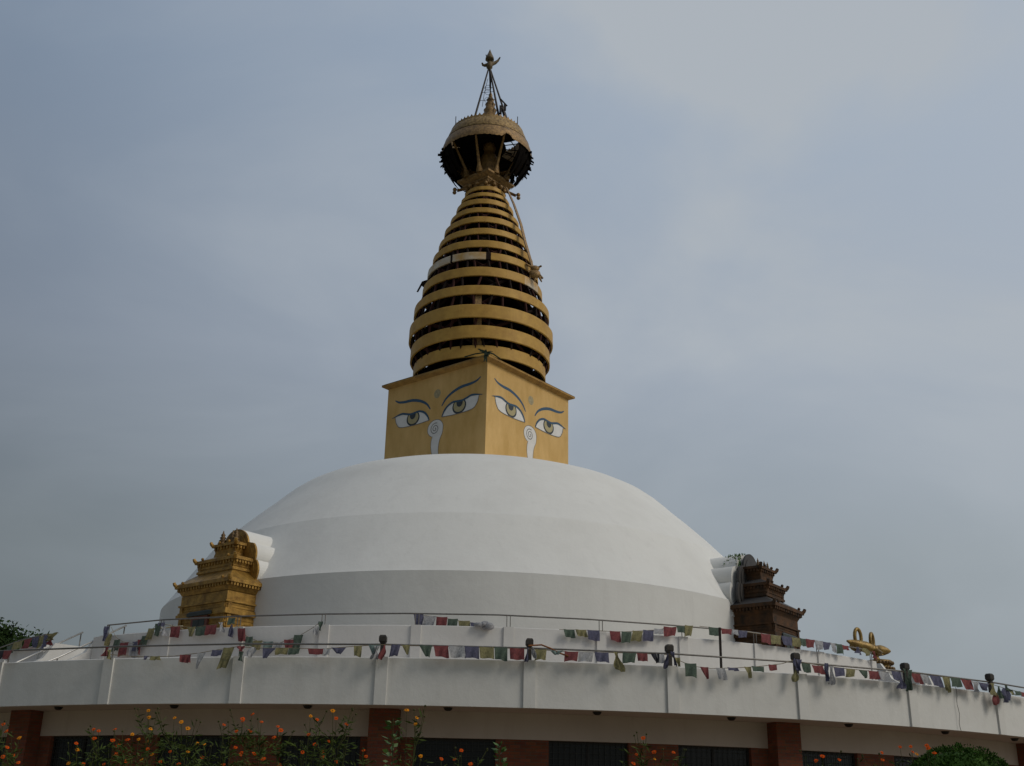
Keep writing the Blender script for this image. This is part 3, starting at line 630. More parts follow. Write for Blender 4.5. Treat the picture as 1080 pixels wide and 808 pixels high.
    g = MB(); P = [(x * .86, (z - 9.7) * .86 + 9.7 - 5.70) for x, z in lobes(psc, 8.7)]; g.prism(P, -(plate_r - B) - .10, -(plate_r - B) - .071); build('raised_panel', g, plate_m, bp)
    return t
DOORD = M_simple('dark_door', (.035, .045, .04), .6, 0, .1, 6)
DOORR = M_simple('red_door_frame', (.16, .05, .03), .6, 0, .1, 6)
shrine('gold pagoda shrine with dark door and three finials, left side of the dome', -40.2, SHGOLD, DOORR, DOORD, 1.03,
       [(13.66, 1.20, 8.60), (13.83, 1.42, 8.98), (13.34, .91, 9.64), (13.42, 1.05, 9.82), (13.02, .50, 10.2), (13.12, .63, 10.40)], (1.25, (-.36, .0, .34)), SHGOLD, 12.56, SHGOLD)
shrine('dark brown copper pagoda shrine with grey roofs, right side of the dome', 51.2, COPPER, COPPER, DOORD, .95,
       [(13.96, 1.04, 8.62), (14.14, 1.24, 8.97), (13.62, .73, 9.55), (13.76, .80, 9.76), (13.36, .50, 10.15), (13.46, .66, 10.40)], (.6, (-.4, -.13, .13, .4)), GREYM, 12.72, GREYM)
# creeper on the right buttress
g = MB(); t0 = R_(51); n_ = Vector((sin(t0), -cos(t0), 0)); u_ = Vector((cos(t0), sin(t0), 0))
for k in range(80):
    f = rnd.random(); s = -1.0 + 1.0 * f; z = 10.33 + .66 * math.sqrt(max(0, 1 - (s * .75 / .68) ** 2)) + rnd.uniform(-.03, .05)
    c = n_ * rnd.uniform(12.0, 12.62) + u_ * (s * .75) + Vector((0, 0, z)); d = Vector([rnd.uniform(-1, 1) for _ in range(3)]).normalized(); e = Vector([rnd.uniform(-1, 1) for _ in range(3)]).normalized()
    l = rnd.uniform(.03, .07); g.add([c - d * l, c + e * l * .6, c + d * l, c - e * l * .6], [(0, 1, 2, 3)])
for k in range(40):
    c = n_ * 12.66 + u_ * (-.62 + rnd.uniform(-.08, .08)) + Vector((0, 0, rnd.uniform(10.2, 10.9))); d = Vector([rnd.uniform(-1, 1) for _ in range(3)]).normalized() * .06; e = Vector([rnd.uniform(-1, 1) for _ in range(3)]).normalized() * .04
    g.add([c - d, c + e, c + d, c - e], [(0, 1, 2, 3)])
tagit(build('creeper_plant', g, LEAFB), 'small green creeper growing over the white buttress behind the copper shrine', 'plant')

# ------------------------------------------------------------------ vajra
VG = M_simple('dull_gold_leaf', (.36, .235, .06), .4, .4, .2, 7, .5, 40, col2=(.17, .10, .025))
V = Vector(pol(17.15, 49.3, 0)); rzv = R_(14)
va = thing('golden_vajra', 'golden double thunderbolt emblem with looped prongs on a lotus pedestal, right of the copper shrine', 'sculpture', (V.x, V.y, 5.7), rzv)
g = MB(); g.box(-.42, .42, -.42, .42, 0, .72); g.box(-.48, .48, -.48, .48, .0, .15); g.box(-.46, .46, -.46, .46, .72, .80); build('plinth', g, WALLW, va)
g = MB().smooth(); g.lathe([(.30, .80), (.44, .86), (.42, .95), (.30, 1.0), (.34, 1.04), (.42, 1.09), (.38, 1.17), (.14, 1.21), (.01, 1.22)], 28); build('lotus_base', g, VG, va, loc=(.18, 0, .0))
for rr, z in ((.43, .90), (.41, 1.08)):
    g = MB()
    for k in range(24): a = 2 * pi * k / 24; g.ball((.18 + rr * cos(a), rr * sin(a), z), .058, 6, 5)
    build('petal_row', g, SHDARK, va)
g = MB().smooth(); g.lathe([(.12, 1.2), (.07, 1.28), (.09, 1.34), (.06, 1.42)], 12, c=(.1, 0)); build('stem', g, VG, va)
hub = Vector((.05, 0, 1.50))
g = MB().smooth(); g.ball(hub, .17, 12, 8); g.ball(hub + Vector((-.2, 0, .03)), .13, 10, 7); g.ball(hub + Vector((.2, 0, -.02)), .12, 10, 7); build('hub', g, VG, va)
def prong(L, up, dy, name='prong'):
    g = MB().smooth(); s = 1 if L > 0 else -1; L = abs(L)
    g.tube([hub + Vector((s * L * f, dy * f, up * f)) for f in (0, .15, .35, .6, .85, 1)], lambda t: [.13, .16, .18, .15, .09, .03][min(5, int(t * 5 + .01))], 10); build(name, g, VG, va)
prong(-1.05, .22, -.1); prong(.52, -.02, -.1)
def loop(c, w, h, ry, name='looped_prong'):
    g = MB().smooth(); pts = []
    for i in range(19):
        a = 2 * pi * i / 18; v = Vector((w * sin(a), 0, h * cos(a))); v.rotate(Matrix.Rotation(ry, 3, 'Z')); pts.append(Vector(c) + v)
    g.tube(pts, .056, 8, cap=False); build(name, g, VG, va)
loop((-.52, 0, 1.88), .15, .27, .3); loop((.05, .1, 1.80), .16, .25, .7); loop((-.42, .25, 1.62), .26, .12, .2)
g = MB().smooth(); g.tube([hub, hub + Vector((-.1, .35, .2)), hub + Vector((-.12, .6, .22))], lambda t: .11 - .07 * t, 8); g.tube([hub, hub + Vector((-.05, -.35, -.12)), hub + Vector((-.1, -.6, -.2))], lambda t: .11 - .07 * t, 8); build('cross_prong', g, VG, va)

# ------------------------------------------------------------------ prayer flags
FLAGS = [
 ('prayer flag string sagging left of the gold shrine, from the upper rail end', 18.42,
  [(-33.47, 6.685), (-32.67, 6.378), (-31.68, 6.229), (-30.58, 6.17), (-29.63, 6.243), (-28.71, 6.413), (-27.97, 6.663)],
  [(-33.82, 6.693, 0.264, 0.429, 'bb'), (-33.21, 6.468, 0.238, 0.319, 'yb'), (-32.38, 6.294, 0.228, 0.316, 'gr'), (-31.41, 6.198, 0.315, 0.365, 'rr'), (-30.25, 6.177, 0.289, 0.414, 'wr'), (-30.04, 6.199, 0.286, 0.259, 'br'), (-29.6, 6.243, 0.161, 0.388, 'rt'), (-29.11, 6.338, 0.228, 0.26, 'gr'), (-28.45, 6.532, 0.241, 0.311, 'yr')]),
 ('prayer flags strung across in front of the base of the gold shrine', 18.42,
  [(-27.84, 6.676), (-25.93, 6.541), (-23.95, 6.499), (-21.63, 6.557), (-19.97, 6.689)],
  [(-27.85, 6.651, 0.186, 0.338, 'gr'), (-27.45, 6.669, 0.219, 0.104, 'br'), (-27.04, 6.534, 0.267, 0.232, 'wb'), (-25.93, 6.541, 0.325, 0.307, 'rr'), (-24.22, 6.503, 0.264, 0.267, 'yt'), (-23.26, 6.502, 0.325, 0.253, 'gr'), (-22.23, 6.527, 0.321, 0.265, 'rr'), (-21.3, 6.579, 0.248, 0.253, 'wb'), (-20.3, 6.693, 0.212, 0.177, 'gr'), (-20.23, 6.516, 0.212, 0.325, 'bb')]),
 ('prayer flag string sagging deeply just right of the gold shrine on the upper wall', 18.42,
  [(-19.8, 6.487), (-18.82, 6.204), (-17.69, 6.059), (-15.77, 6.01), (-14.17, 6.173), (-13.01, 6.389), (-12.4, 6.534)],
  [(-19.33, 6.407, 0.225, 0.348, 'rr'), (-18.52, 6.177, 0.209, 0.248, 'gr'), (-17.71, 6.072, 0.264, 0.271, 'yr'), (-16.79, 6.041, 0.273, 0.245, 'cr'), (-15.85, 6.011, 0.267, 0.196, 'wr'), (-14.96, 6.079, 0.267, 0.244, 'rr'), (-14.15, 6.198, 0.248, 0.366, 'gr'), (-12.85, 6.413, 0.154, 0.221, 'wb'), (-12.32, 6.534, 0.154, 0.246, 'gb')]),
 ('short flag string half hidden behind the upper wall top, below the dome', 18.02,
  [(-4.92, 6.799), (-3.0, 6.745), (-1.17, 6.657), (0.81, 6.562)],
  [(-4.48, 6.8, 0.252, 0.345, 'br'), (-3.5, 6.755, 0.311, 0.345, 'wr'), (-2.51, 6.735, 0.286, 0.32, 'rr'), (-1.59, 6.691, 0.261, 0.295, 'gr'), (-0.66, 6.648, 0.299, 0.295, 'yr'), (0.3, 6.607, 0.274, 0.271, 'br')]),
 ('prayer flag string on the upper wall under the right half of the dome', 18.42,
  [(7.11, 6.447), (9.48, 6.467), (12.31, 6.472), (15.24, 6.58), (17.41, 6.717), (18.85, 6.776)],
  [(7.89, 6.454, 0.283, 0.215, 'gr'), (8.88, 6.464, 0.28, 0.186, 'yr'), (9.93, 6.467, 0.325, 0.27, 'br'), (11.77, 6.474, 0.286, 0.27, 'rr'), (12.78, 6.478, 0.276, 0.295, 'gr'), (13.76, 6.517, 0.296, 0.277, 'yr'), (14.72, 6.557, 0.299, 0.298, 'br'), (15.64, 6.614, 0.257, 0.15, 'wr'), (16.67, 6.687, 0.366, 0.256, 'rr'), (17.64, 6.734, 0.257, 0.189, 'gr'), (18.42, 6.766, 0.244, 0.296, 'yr')]),
 ('prayer flag string hanging close under the upper rail in front of the copper shrine', 18.45,
  [(19.42, 6.774), (22.41, 6.763), (25.37, 6.73), (29.68, 6.743), (34.57, 6.743), (40.89, 6.716)],
  [(20.8, 6.771, 0.361, 0.229, 'gr'), (22.0, 6.765, 0.357, 0.152, 'rr'), (22.89, 6.763, 0.187, 0.141, 'wr'), (23.72, 6.756, 0.287, 0.189, 'br'), (26.1, 6.741, 0.338, 0.263, 'rr'), (27.28, 6.74, 0.364, 0.254, 'yr'), (28.45, 6.744, 0.357, 0.25, 'br'), (29.54, 6.739, 0.312, 0.249, 'yr'), (30.4, 6.745, 0.209, 0.218, 'gr'), (31.38, 6.755, 0.351, 0.243, 'rr'), (32.44, 6.753, 0.299, 0.262, 'wr'), (33.44, 6.745, 0.312, 0.23, 'br'), (34.28, 6.747, 0.193, 0.259, 'wr'), (35.07, 6.749, 0.287, 0.29, 'gr'), (36.06, 6.739, 0.319, 0.137, 'rr'), (37.78, 6.758, 0.386, 0.208, 'bb'), (38.99, 6.76, 0.406, 0.225, 'yb'), (40.4, 6.727, 0.322, 0.227, 'rb')]),
 ('prayer flag string along the white parapet at far left, sagging below its lower rail', 23.85,
  [(-19.49, 4.98), (-17.64, 4.911), (-16.47, 4.903), (-15.49, 4.909), (-14.02, 4.971), (-12.8, 5.048), (-12.04, 5.093)],
  [(-19.41, 5.122, 0.171, 0.204, 'rb'), (-19.26, 5.06, 0.121, 0.204, 'yb'), (-17.02, 4.911, 0.137, 0.083, 'bt'), (-16.52, 4.907, 0.237, 0.092, 'yr'), (-14.79, 4.925, 0.254, 0.169, 'rr'), (-13.9, 4.961, 0.191, 0.331, 'wt'), (-13.07, 5.017, 0.237, 0.129, 'br'), (-12.46, 5.065, 0.237, 0.438, 'yr')]),
 ('prayer flag string on the lower rail, ending at the leftmost dark post cap', 23.85,
  [(-12.04, 5.093), (-10.76, 5.061), (-9.26, 5.06), (-7.53, 5.043), (-5.84, 5.106), (-4.54, 5.142)],
  [(-11.78, 5.092, 0.216, 0.118, 'rb'), (-11.73, 4.974, 0.112, 0.198, 'gb'), (-11.14, 5.071, 0.233, 0.211, 'wb'), (-10.29, 5.05, 0.283, 0.216, 'bt'), (-9.61, 5.05, 0.262, 0.137, 'yr'), (-8.96, 5.05, 0.246, 0.137, 'gr'), (-7.87, 5.04, 0.325, 0.125, 'rr'), (-7.26, 5.043, 0.142, 0.147, 'wr'), (-6.69, 5.064, 0.312, 0.137, 'bt'), (-5.71, 5.105, 0.162, 0.223, 'yr'), (-4.88, 5.13, 0.246, 0.205, 'ct')]),
 ('square prayer flags on the lower rail between the first two dark post caps', 23.85,
  [(-4.54, 5.142), (-2.24, 5.137), (0.15, 5.132), (2.93, 5.123)],
  [(-4.73, 5.102, 0.2, 0.273, 'wb'), (-4.35, 5.123, 0.158, 0.292, 'rb'), (-3.79, 5.14, 0.187, 0.247, 'br'), (-3.29, 5.138, 0.175, 0.203, 'yt'), (-2.29, 5.137, 0.275, 0.244, 'gt'), (-1.53, 5.137, 0.296, 0.247, 'rr'), (-0.75, 5.136, 0.325, 0.249, 'wr'), (0.03, 5.134, 0.296, 0.249, 'br'), (0.77, 5.134, 0.3, 0.247, 'yr'), (1.5, 5.135, 0.271, 0.273, 'gr'), (2.31, 5.125, 0.304, 0.244, 'rr')]),
 ('prayer flags on the lower rail between the second and third dark post caps', 23.85,
  [(2.93, 5.123), (4.96, 5.093), (7.41, 5.114), (10.24, 5.127)],
  [(2.85, 5.132, 0.1, 0.293, 'bb'), (3.09, 5.155, 0.1, 0.254, 'wb'), (3.52, 5.115, 0.241, 0.222, 'yr'), (4.33, 5.103, 0.283, 0.098, 'ct'), (5.08, 5.095, 0.287, 0.206, 'rr'), (5.84, 5.097, 0.312, 0.208, 'wr'), (6.64, 5.104, 0.296, 0.21, 'br'), (7.35, 5.122, 0.279, 0.393, 'yb'), (8.11, 5.118, 0.291, 0.219, 'gr'), (8.77, 5.121, 0.225, 0.171, 'rr'), (9.45, 5.122, 0.191, 0.199, 'kt'), (9.73, 5.123, 0.171, 0.194, 'wr')]),
 ('prayer flag string sagging over the parapet between the third and fourth post caps', 23.85,
  [(10.24, 5.118), (10.59, 5.045), (11.49, 4.908), (12.51, 4.886), (14.01, 4.931), (15.22, 4.987), (16.64, 5.082), (17.41, 5.184)],
  [(10.11, 5.135, 0.108, 0.318, 'bb'), (10.37, 5.18, 0.108, 0.298, 'bb'), (10.61, 5.065, 0.15, 0.191, 'yt'), (11.35, 4.961, 0.266, 0.291, 'gr'), (12.1, 4.897, 0.187, 0.252, 'rt'), (13.01, 4.897, 0.2, 0.25, 'wr'), (13.7, 4.92, 0.254, 0.069, 'br'), (14.55, 4.951, 0.175, 0.241, 'yt'), (15.15, 4.979, 0.291, 0.115, 'gr'), (16.05, 5.037, 0.2, 0.132, 'rr')]),
 ('lower rail flag string with a twisted blue scarf, between fourth and fifth post caps', 23.85,
  [(17.41, 5.163), (18.69, 5.115), (20.51, 5.083), (22.75, 5.074), (24.67, 5.12)],
  [(17.36, 5.203, 0.146, 0.267, 'bb'), (17.6, 5.189, 0.158, 0.267, 'bb'), (17.37, 4.958, 0.175, 0.265, 'yb'), (18.06, 5.119, 0.212, 0.206, 'gr'), (18.78, 5.091, 0.296, 0.18, 'rr'), (19.33, 5.153, 0.125, 0.372, 'bb'), (19.61, 5.099, 0.167, 0.41, 'wb'), (20.16, 5.083, 0.275, 0.198, 'br'), (20.94, 5.074, 0.258, 0.182, 'yr'), (21.74, 5.069, 0.241, 0.178, 'gt'), (22.46, 5.075, 0.3, 0.19, 'rr'), (23.2, 5.08, 0.296, 0.195, 'wr')]),
 ('prayer flag string on the lower rail between the two rightmost dark post caps', 23.85,
  [(24.67, 5.12), (26.24, 5.105), (28.14, 5.111), (29.75, 5.087), (32.09, 5.075)],
  [(24.09, 5.111, 0.271, 0.201, 'br'), (24.32, 4.94, 0.279, 0.213, 'bb'), (24.64, 5.192, 0.167, 0.458, 'gb'), (25.04, 5.175, 0.179, 0.472, 'gb'), (25.54, 5.111, 0.287, 0.223, 'rr'), (26.21, 5.104, 0.25, 0.211, 'wr'), (27.03, 5.108, 0.35, 0.249, 'br'), (27.89, 5.107, 0.279, 0.344, 'yt'), (28.68, 5.118, 0.354, 0.221, 'gr'), (29.59, 5.103, 0.35, 0.24, 'rr'), (30.25, 5.081, 0.283, 0.257, 'wb'), (31.17, 5.078, 0.429, 0.191, 'bt')]),
 ('bundled prayer flag string at the right edge, past the last dark post cap', 23.85,
  [(32.09, 5.075), (33.27, 5.025), (35.25, 4.978), (36.52, 4.952)],
  [(32.04, 4.895, 0.266, 0.315, 'rb'), (31.91, 5.092, 0.341, 0.31, 'yb'), (32.48, 5.044, 0.196, 0.296, 'gb'), (33.13, 5.02, 0.362, 0.342, 'bb'), (33.22, 5.091, 0.325, 0.138, 'gb'), (33.8, 5.009, 0.208, 0.127, 'yr'), (34.41, 4.995, 0.279, 0.115, 'gr'), (35.23, 4.989, 0.379, 0.129, 'rr')]),
 ('faded prayer flag string on the far side of the left staircase, below the tree', 18.45,
  [(-51.74, 6.604), (-47.9, 6.671), (-44.7, 6.701), (-40.92, 6.691)],
  [(-50.93, 6.607, 0.538, 0.243, 'gr'), (-48.74, 6.668, 0.741, 0.254, 'yr'), (-46.58, 6.673, 0.586, 0.279, 'rr'), (-44.96, 6.681, 0.441, 0.318, 'br'), (-43.85, 6.676, 0.261, 0.343, 'yr'), (-42.97, 6.679, 0.287, 0.387, 'br'), (-41.9, 6.704, 0.654, 0.226, 'yb'), (-41.86, 6.537, 0.299, 0.197, 'rb')]),
 ('short string of two red and grey flags on the lower rail at the left edge', 23.85,
  [(-27.6, 5.158), (-26.73, 5.149), (-25.75, 5.141)],
  [(-26.72, 5.143, 0.237, 0.185, 'kr'), (-26.09, 5.142, 0.233, 0.194, 'rr')]),
]

def flag_mesh(w, h, shape, seed):
    r_ = random.Random(seed); nx, nz = 6, 7; vs = []; ph = r_.uniform(0, 6.28); amp = .016 + .032 * r_.random(); lean = r_.uniform(-.22, .22) * h; k1 = r_.uniform(.9, 2.2)
    wav = r_.uniform(.6, 1.2)
    for j in range(nz + 1):
        f = j / nz
        for i in range(nx + 1):
            s = i / nx - .5
            if shape == 't': ww = 1 - .72 * f
            elif shape == 'b': ww = .55 + .35 * sin(f * 5 + ph)
            else: ww = 1 - .05 * f
            am = amp * (1 if shape != 'b' else 1.7)
            x = s * w * ww + lean * f * (1.4 if shape == 't' else 1)
            y = am * (f + .25) * sin(s * 2 * pi * k1 + ph + f * 2.2 * wav) - .012 - .02 * f
            z = -h * f - (.10 * h * f * s * lean / abs(lean or 1)) + (.04 * h * sin(s * 5 + ph) * f) - .03 * w * math.cos(s * pi) * (1 - f)
            vs.append((x, y, z))
    g = MB().smooth(); n = nx + 1
    g.add(vs, [(j * n + i, j * n + i + 1, (j + 1) * n + i + 1, (j + 1) * n + i) for j in range(nz) for i in range(nx)])
    return g
cn = {'b': 'blue', 'w': 'white', 'r': 'red', 'g': 'green', 'y': 'yellow', 'c': 'pale', 'k': 'dark'}
seed = 0
for lab, r, cord, fl in FLAGS:
    am = cord[len(cord) // 2][0]; base = Vector(pol(r, am, min(z for a, z in cord)))
    t = thing('prayer_flag_string', lab, 'prayer flags', base, 0, 'strings of prayer flags on the terrace rails')
    g = MB(); pts = []
    for (a0, z0), (a1, z1) in zip(cord, cord[1:]):
        for i in range(3): f = i / 3; pts.append(Vector(pol(r - .005, a0 + (a1 - a0) * f, z0 + (z1 - z0) * f)) - base)
    pts.append(Vector(pol(r - .005, *cord[-1])) - base); g.tube(pts, .007, 4); build('cord', g, CORD, t)
    for a, z, w, h, cs in fl:
        seed += 1; off = {'b': .03, 'r': 0, 't': .01}[cs[1]]
        g = flag_mesh(w * 1.02, h, cs[1], seed)
        p = Vector(pol(r + off, a, z + .01)) - base
        o = build('flag', g, CLOTH[cs[0]], t, loc=p, rz=R_(a))
g = MB().smooth(); c = Vector(pol(18.42, .9, 6.5))
for k in range(9): g.ball(c + Vector((rnd.uniform(-.18, .18), rnd.uniform(-.03, .06), rnd.uniform(-.07, .05))), rnd.uniform(.05, .1), 8, 6, (1.3, .7, .8))
tagit(build('cloth_bundle', g, CLOTH['w']), 'crumpled white cloth bundle caught on the upper wall top, centre of the terrace', 'cloth')
sc = Vector(pol(23.80, 3.2, 5.20)); g = MB().smooth(); g.tube([sc + Vector((-.12, 0, .0)), sc + Vector((.15, -.02, .02)), sc + Vector((.35, -.02, -.05)), sc + Vector((.5, -.02, -.13)), sc + Vector((.72, 0, -.2))], .018, 6)
tagit(build('orange_cord', g, M_cloth('cloth_orange', (.42, .17, .06))), 'loose orange cord hooked over the second dark post cap', 'cord')
sc = Vector(pol(23.74, 29.0, 4.93)); g = MB(); pts = [sc + Vector((.015 * sin(i * 1.3), -.005, -.1 * i)) for i in range(11)]; g.tube(pts, .006, 4)
tagit(build('hanging_wire', g, STEELD), 'thin dark wire hanging down the parapet between the two rightmost post caps', 'wire')
# antenna-like bracket at the left rail end
c = Vector(pol(16.8, -31.2, 6.85)); t = thing('bracket_light', 'small pale bracket with crossing rods just right of the upper rail end', 'light bracket', c)
g = MB(); g.tube([(0, 0, -1.15), (0, 0, .1)], .012, 5); build('post', g, PIPE, t)
g = MB(); g.tube([(-.35, 0, -.02), (.3, 0, .06)], .022, 5); g.tube([(-.1, 0, .08), (.32, 0, -.02)], .012, 5); build('arm', g, M_simple('pale_brass', (.45, .38, .24), .5, .3), t)

# ------------------------------------------------------------------ plants
def PX(x, y, Y=-36.):
    k = (Y + 48) / 12.; X = (-4.722 + x * 9.255 / 960) * k; return X, 1.6 + (1.05 + .0002 * x - .00917 * (y - 745)) * k
FL = [(156,750,'y'),(157,757,'y'),(179,756,'y'),(194,763,'y'),(194,767,'y'),(160,769,'y'),(262,753,'o'),(251,757,'o'),(252,760,'o'),(236,765,'o'),(245,770,'o'),(260,771,'o'),
 (103,770,'o'),(110,772,'o'),(125,770,'o'),(108,780,'o'),(143,775,'y'),(149,780,'y'),(156,782,'y'),(162,795,'y'),(214,798,'o'),(160,790,'o'),(125,795,'o'),(126,782,'o'),(132,787,'o'),(140,781,'o'),
 (90,785,'o'),(89,791,'y'),(83,805,'y'),(217,785,'y'),(205,783,'y'),(250,789,'o'),(255,794,'o'),(19,796,'o'),(7,797,'o'),(9,771,'o'),(2,767,'o'),(7,764,'o'),(19,777,'y'),(1,780,'o'),(15,788,'o'),(30,804,'o'),
 (100,806,'o'),(112,805,'o'),(136,802,'o'),(149,800,'y'),(170,802,'o'),(180,792,'o'),(190,805,'o'),(234,805,'o'),(201,793,'y'),
 (274,762,'o'),(260,770,'o'),(294,770,'o'),(286,777,'o'),(290,766,'o'),(322,754,'y'),(331,759,'o'),(348,751,'y'),(350,757,'o'),(362,764,'o'),(322,774,'o'),(345,782,'o'),(329,784,'o'),(338,792,'o'),(341,799,'o'),(318,793,'o'),
 (352,802,'o'),(270,795,'o'),(252,789,'o'),(255,796,'o'),(281,801,'o'),(294,806,'o'),(381,791,'o'),(385,798,'o'),(423,747,'y'),(434,755,'y'),(434,764,'y'),(440,796,'y'),(462,799,'o'),(476,800,'o'),(483,792,'o'),(493,805,'o'),
 (676,777,'o'),(687,792,'o'),(685,800,'y'),(667,795,'o'),(706,793,'o'),(662,805,'o'),(963,786,'o'),(970,787,'o'),(954,786,'o'),(980,788,'o'),(981,794,'o'),(955,793,'o'),(969,794,'y'),(856,802,'o'),(923,794,'o'),(934,800,'o'),(885,800,'o'),(869,796,'o')]
# plant stations: (x px at depth, depth Y)
stn = [(6, -36.2), (24, -35.8), (92, -35.6), (108, -36.4), (128, -35.9), (146, -36.5), (160, -35.7), (182, -36.1), (203, -36.6), (218, -35.8), (240, -36.3), (256, -35.7), (272, -36.5), (291, -36.0), (321, -36.3), (336, -35.8), (352, -36.4), (378, -35.8), (430, -36.6), (468, -35.9), (488, -36.3), (665, -36.2), (690, -35.8), (708, -36.1), (860, -36.), (888, -35.7), (928, -36.2), (956, -35.8), (975, -36.3)]
marks = [(0, 36, 'leftmost brick column'), (36, 98, 'first window'), (98, 153, 'first brick pier'), (153, 229, 'second window'), (229, 286, 'second brick pier'), (286, 385, 'third window'),
         (385, 420, 'second column'), (420, 527, 'window after second column'), (527, 576, 'centre pier'), (576, 671, 'window after centre pier'), (671, 720, 'brick pier right of centre'), (720, 806, 'x'), (806, 846, 'y'), (846, 917, 'window after third column'), (917, 953, 'rightmost brick pier'), (953, 1080, 'window beside the round bush')]
num = ['no', 'one', 'two', 'three', 'four', 'five', 'six', 'seven', 'eight', 'nine', 'ten', 'eleven', 'twelve']
asg = {i: [] for i in range(len(stn))}
for x, y, c in FL:
    k = min(range(len(stn)), key=lambda i: abs(stn[i][0] - x) + rnd.uniform(0, 3)); asg[k].append((x, y, c))
def leafq(g, c, d, l, w):
    up = Vector([rnd.uniform(-1, 1) for _ in range(3)]); s = d.cross(up)
    if s.length < 1e-3: return
    s = s.normalized() * w; g.add([c, c + d * l * .5 + s, c + d * l, c + d * l * .5 - s], [(0, 1, 2, 3)])
def flower(g, c, col, R):
    g.mat(2 if col == 'o' else 3); nrm = Vector((rnd.uniform(-.5, .5), -.75 + rnd.uniform(-.35, .3), .75)).normalized(); u = nrm.cross(Vector((0, 0, 1))).normalized(); w = nrm.cross(u); n = 8; ph = rnd.random()
    for k in range(n):
        a = 2 * pi * (k + ph) / n; d = u * cos(a) + w * sin(a); e = u * -sin(a) + w * cos(a); l = R * rnd.uniform(.85, 1.1)
        g.add([c, c + d * l * .55 + e * l * .32 + nrm * .003, c + d * l + e * l * .16 + nrm * .006 * rnd.random(), c + d * l - e * l * .16, c + d * l * .55 - e * l * .32], [(0, 1, 2, 3, 4)])
    g.mat(4); g.ball(c + nrm * .004, R * .26, 6, 4)
for k, (px, Y) in enumerate(stn):
    F = asg[k]; X, _ = PX(px, 800, Y); gy = gz(X, Y) - .02; base = Vector((X, Y, gy))
    no = sum(1 for f in F if f[2] == 'o'); ny = len(F) - no; mk = next(m[2] for m in marks if m[0] <= px < m[1])
    tops = [PX(x, y, Y) for x, y, c in F] or [PX(px, 792, Y)]; top = max(z for _, z in tops)
    near = [j for j in range(len(stn)) if any(m[0] <= px < m[1] and m[0] <= stn[j][0] < m[1] for m in marks)]; near.sort(key=lambda j: stn[j][0]); pos = near.index(k); L_ = len(near)
    colr = 'orange-red' if no and not ny else 'yellow-orange' if ny and not no else 'orange and yellow' if F else 'unopened'
    which = '' if L_ == 1 else {0: 'left', L_ - 1: 'right'}.get(pos, 'middle') if L_ <= 3 else ('leftmost' if pos == 0 else 'rightmost' if pos == L_ - 1 else 'inner left' if pos == 1 else 'inner right')
    lab = 'cosmos with %s blooms before the %s' % (colr, mk) + (', %s one there' % which if which else '')
    t = thing('cosmos_plant', lab, 'flowering plant', base, 0, 'cosmos plants along the front of the building')
    g = MB(); lf = MB(); H = top - gy
    mh = H * .8; mainp = [Vector((rnd.uniform(-.02, .02) * i, rnd.uniform(-.02, .02) * i, mh * i / 4)) for i in range(5)]; g.tube(mainp, .007, 5, r1=.004)
    ends = []
    for (x, z), f in zip([PX(x, y, Y) for x, y, c in F], F):
        e = Vector((x - X, rnd.uniform(-.18, .18), z - gy)); s0 = mainp[rnd.choice([2, 3, 4])] if e.z > mh else mainp[2]
        md = s0.lerp(e, .5) + Vector(((e.x - s0.x) * .25, 0, -.06)); pts = [s0, md, e]; g.tube(pts, .0035, 4, r1=.002); ends.append((e, f[2], pts))
    for q in range(5 if F else 8):
        s0 = mainp[rnd.choice([2, 3, 4])]; e = s0 + Vector((rnd.uniform(-.22, .22), rnd.uniform(-.2, .2), rnd.uniform(.25, .55))); e.z = min(e.z, H * 1.02); pts = [s0, s0.lerp(e, .5) + Vector((0, 0, -.04)), e]; g.tube(pts, .004, 4, r1=.002)
        g.ball(e, .011, 5, 4); ends.append((e, None, pts))
    build('stem', g, STEM, t)
    for e, c, pts in ends:
        for q in range(9):
            f = rnd.random() ** 1.3 * .8; p = pts[0].lerp(pts[2], f); d = Vector((rnd.uniform(-1, 1), rnd.uniform(-1, 1), rnd.uniform(-.2, .7))).normalized(); leafq(lf, p, d, rnd.uniform(.05, .12), rnd.uniform(.005, .011))
    dens = 90 if 80 < px < 390 else 50
    for q in range(dens):
        h = H * (.35 + .55 * rnd.random() ** 1.2); a = rnd.uniform(0, 6.28); r_ = rnd.uniform(.0, .24) * (1.25 - h / H); p = Vector((r_ * cos(a), r_ * sin(a), h)); d = Vector((cos(a), sin(a), rnd.uniform(-.1, .9))).normalized(); l = rnd.uniform(.07, .15)
        for w in range(3): dd = (d + Vector([rnd.uniform(-.5, .5) for _ in range(3)])).normalized(); leafq(lf, p + d * l * w * .3, dd, l * .6, rnd.uniform(.004, .010))
    build('foliage', lf, LEAF, t)
    for e, c, pts in ends:
        if c: g = MB(); flower(g, e, c, rnd.uniform(.019, .027)); g2 = build('flower', g, [LEAF, LEAF, PETO, PETY, FCEN], t)
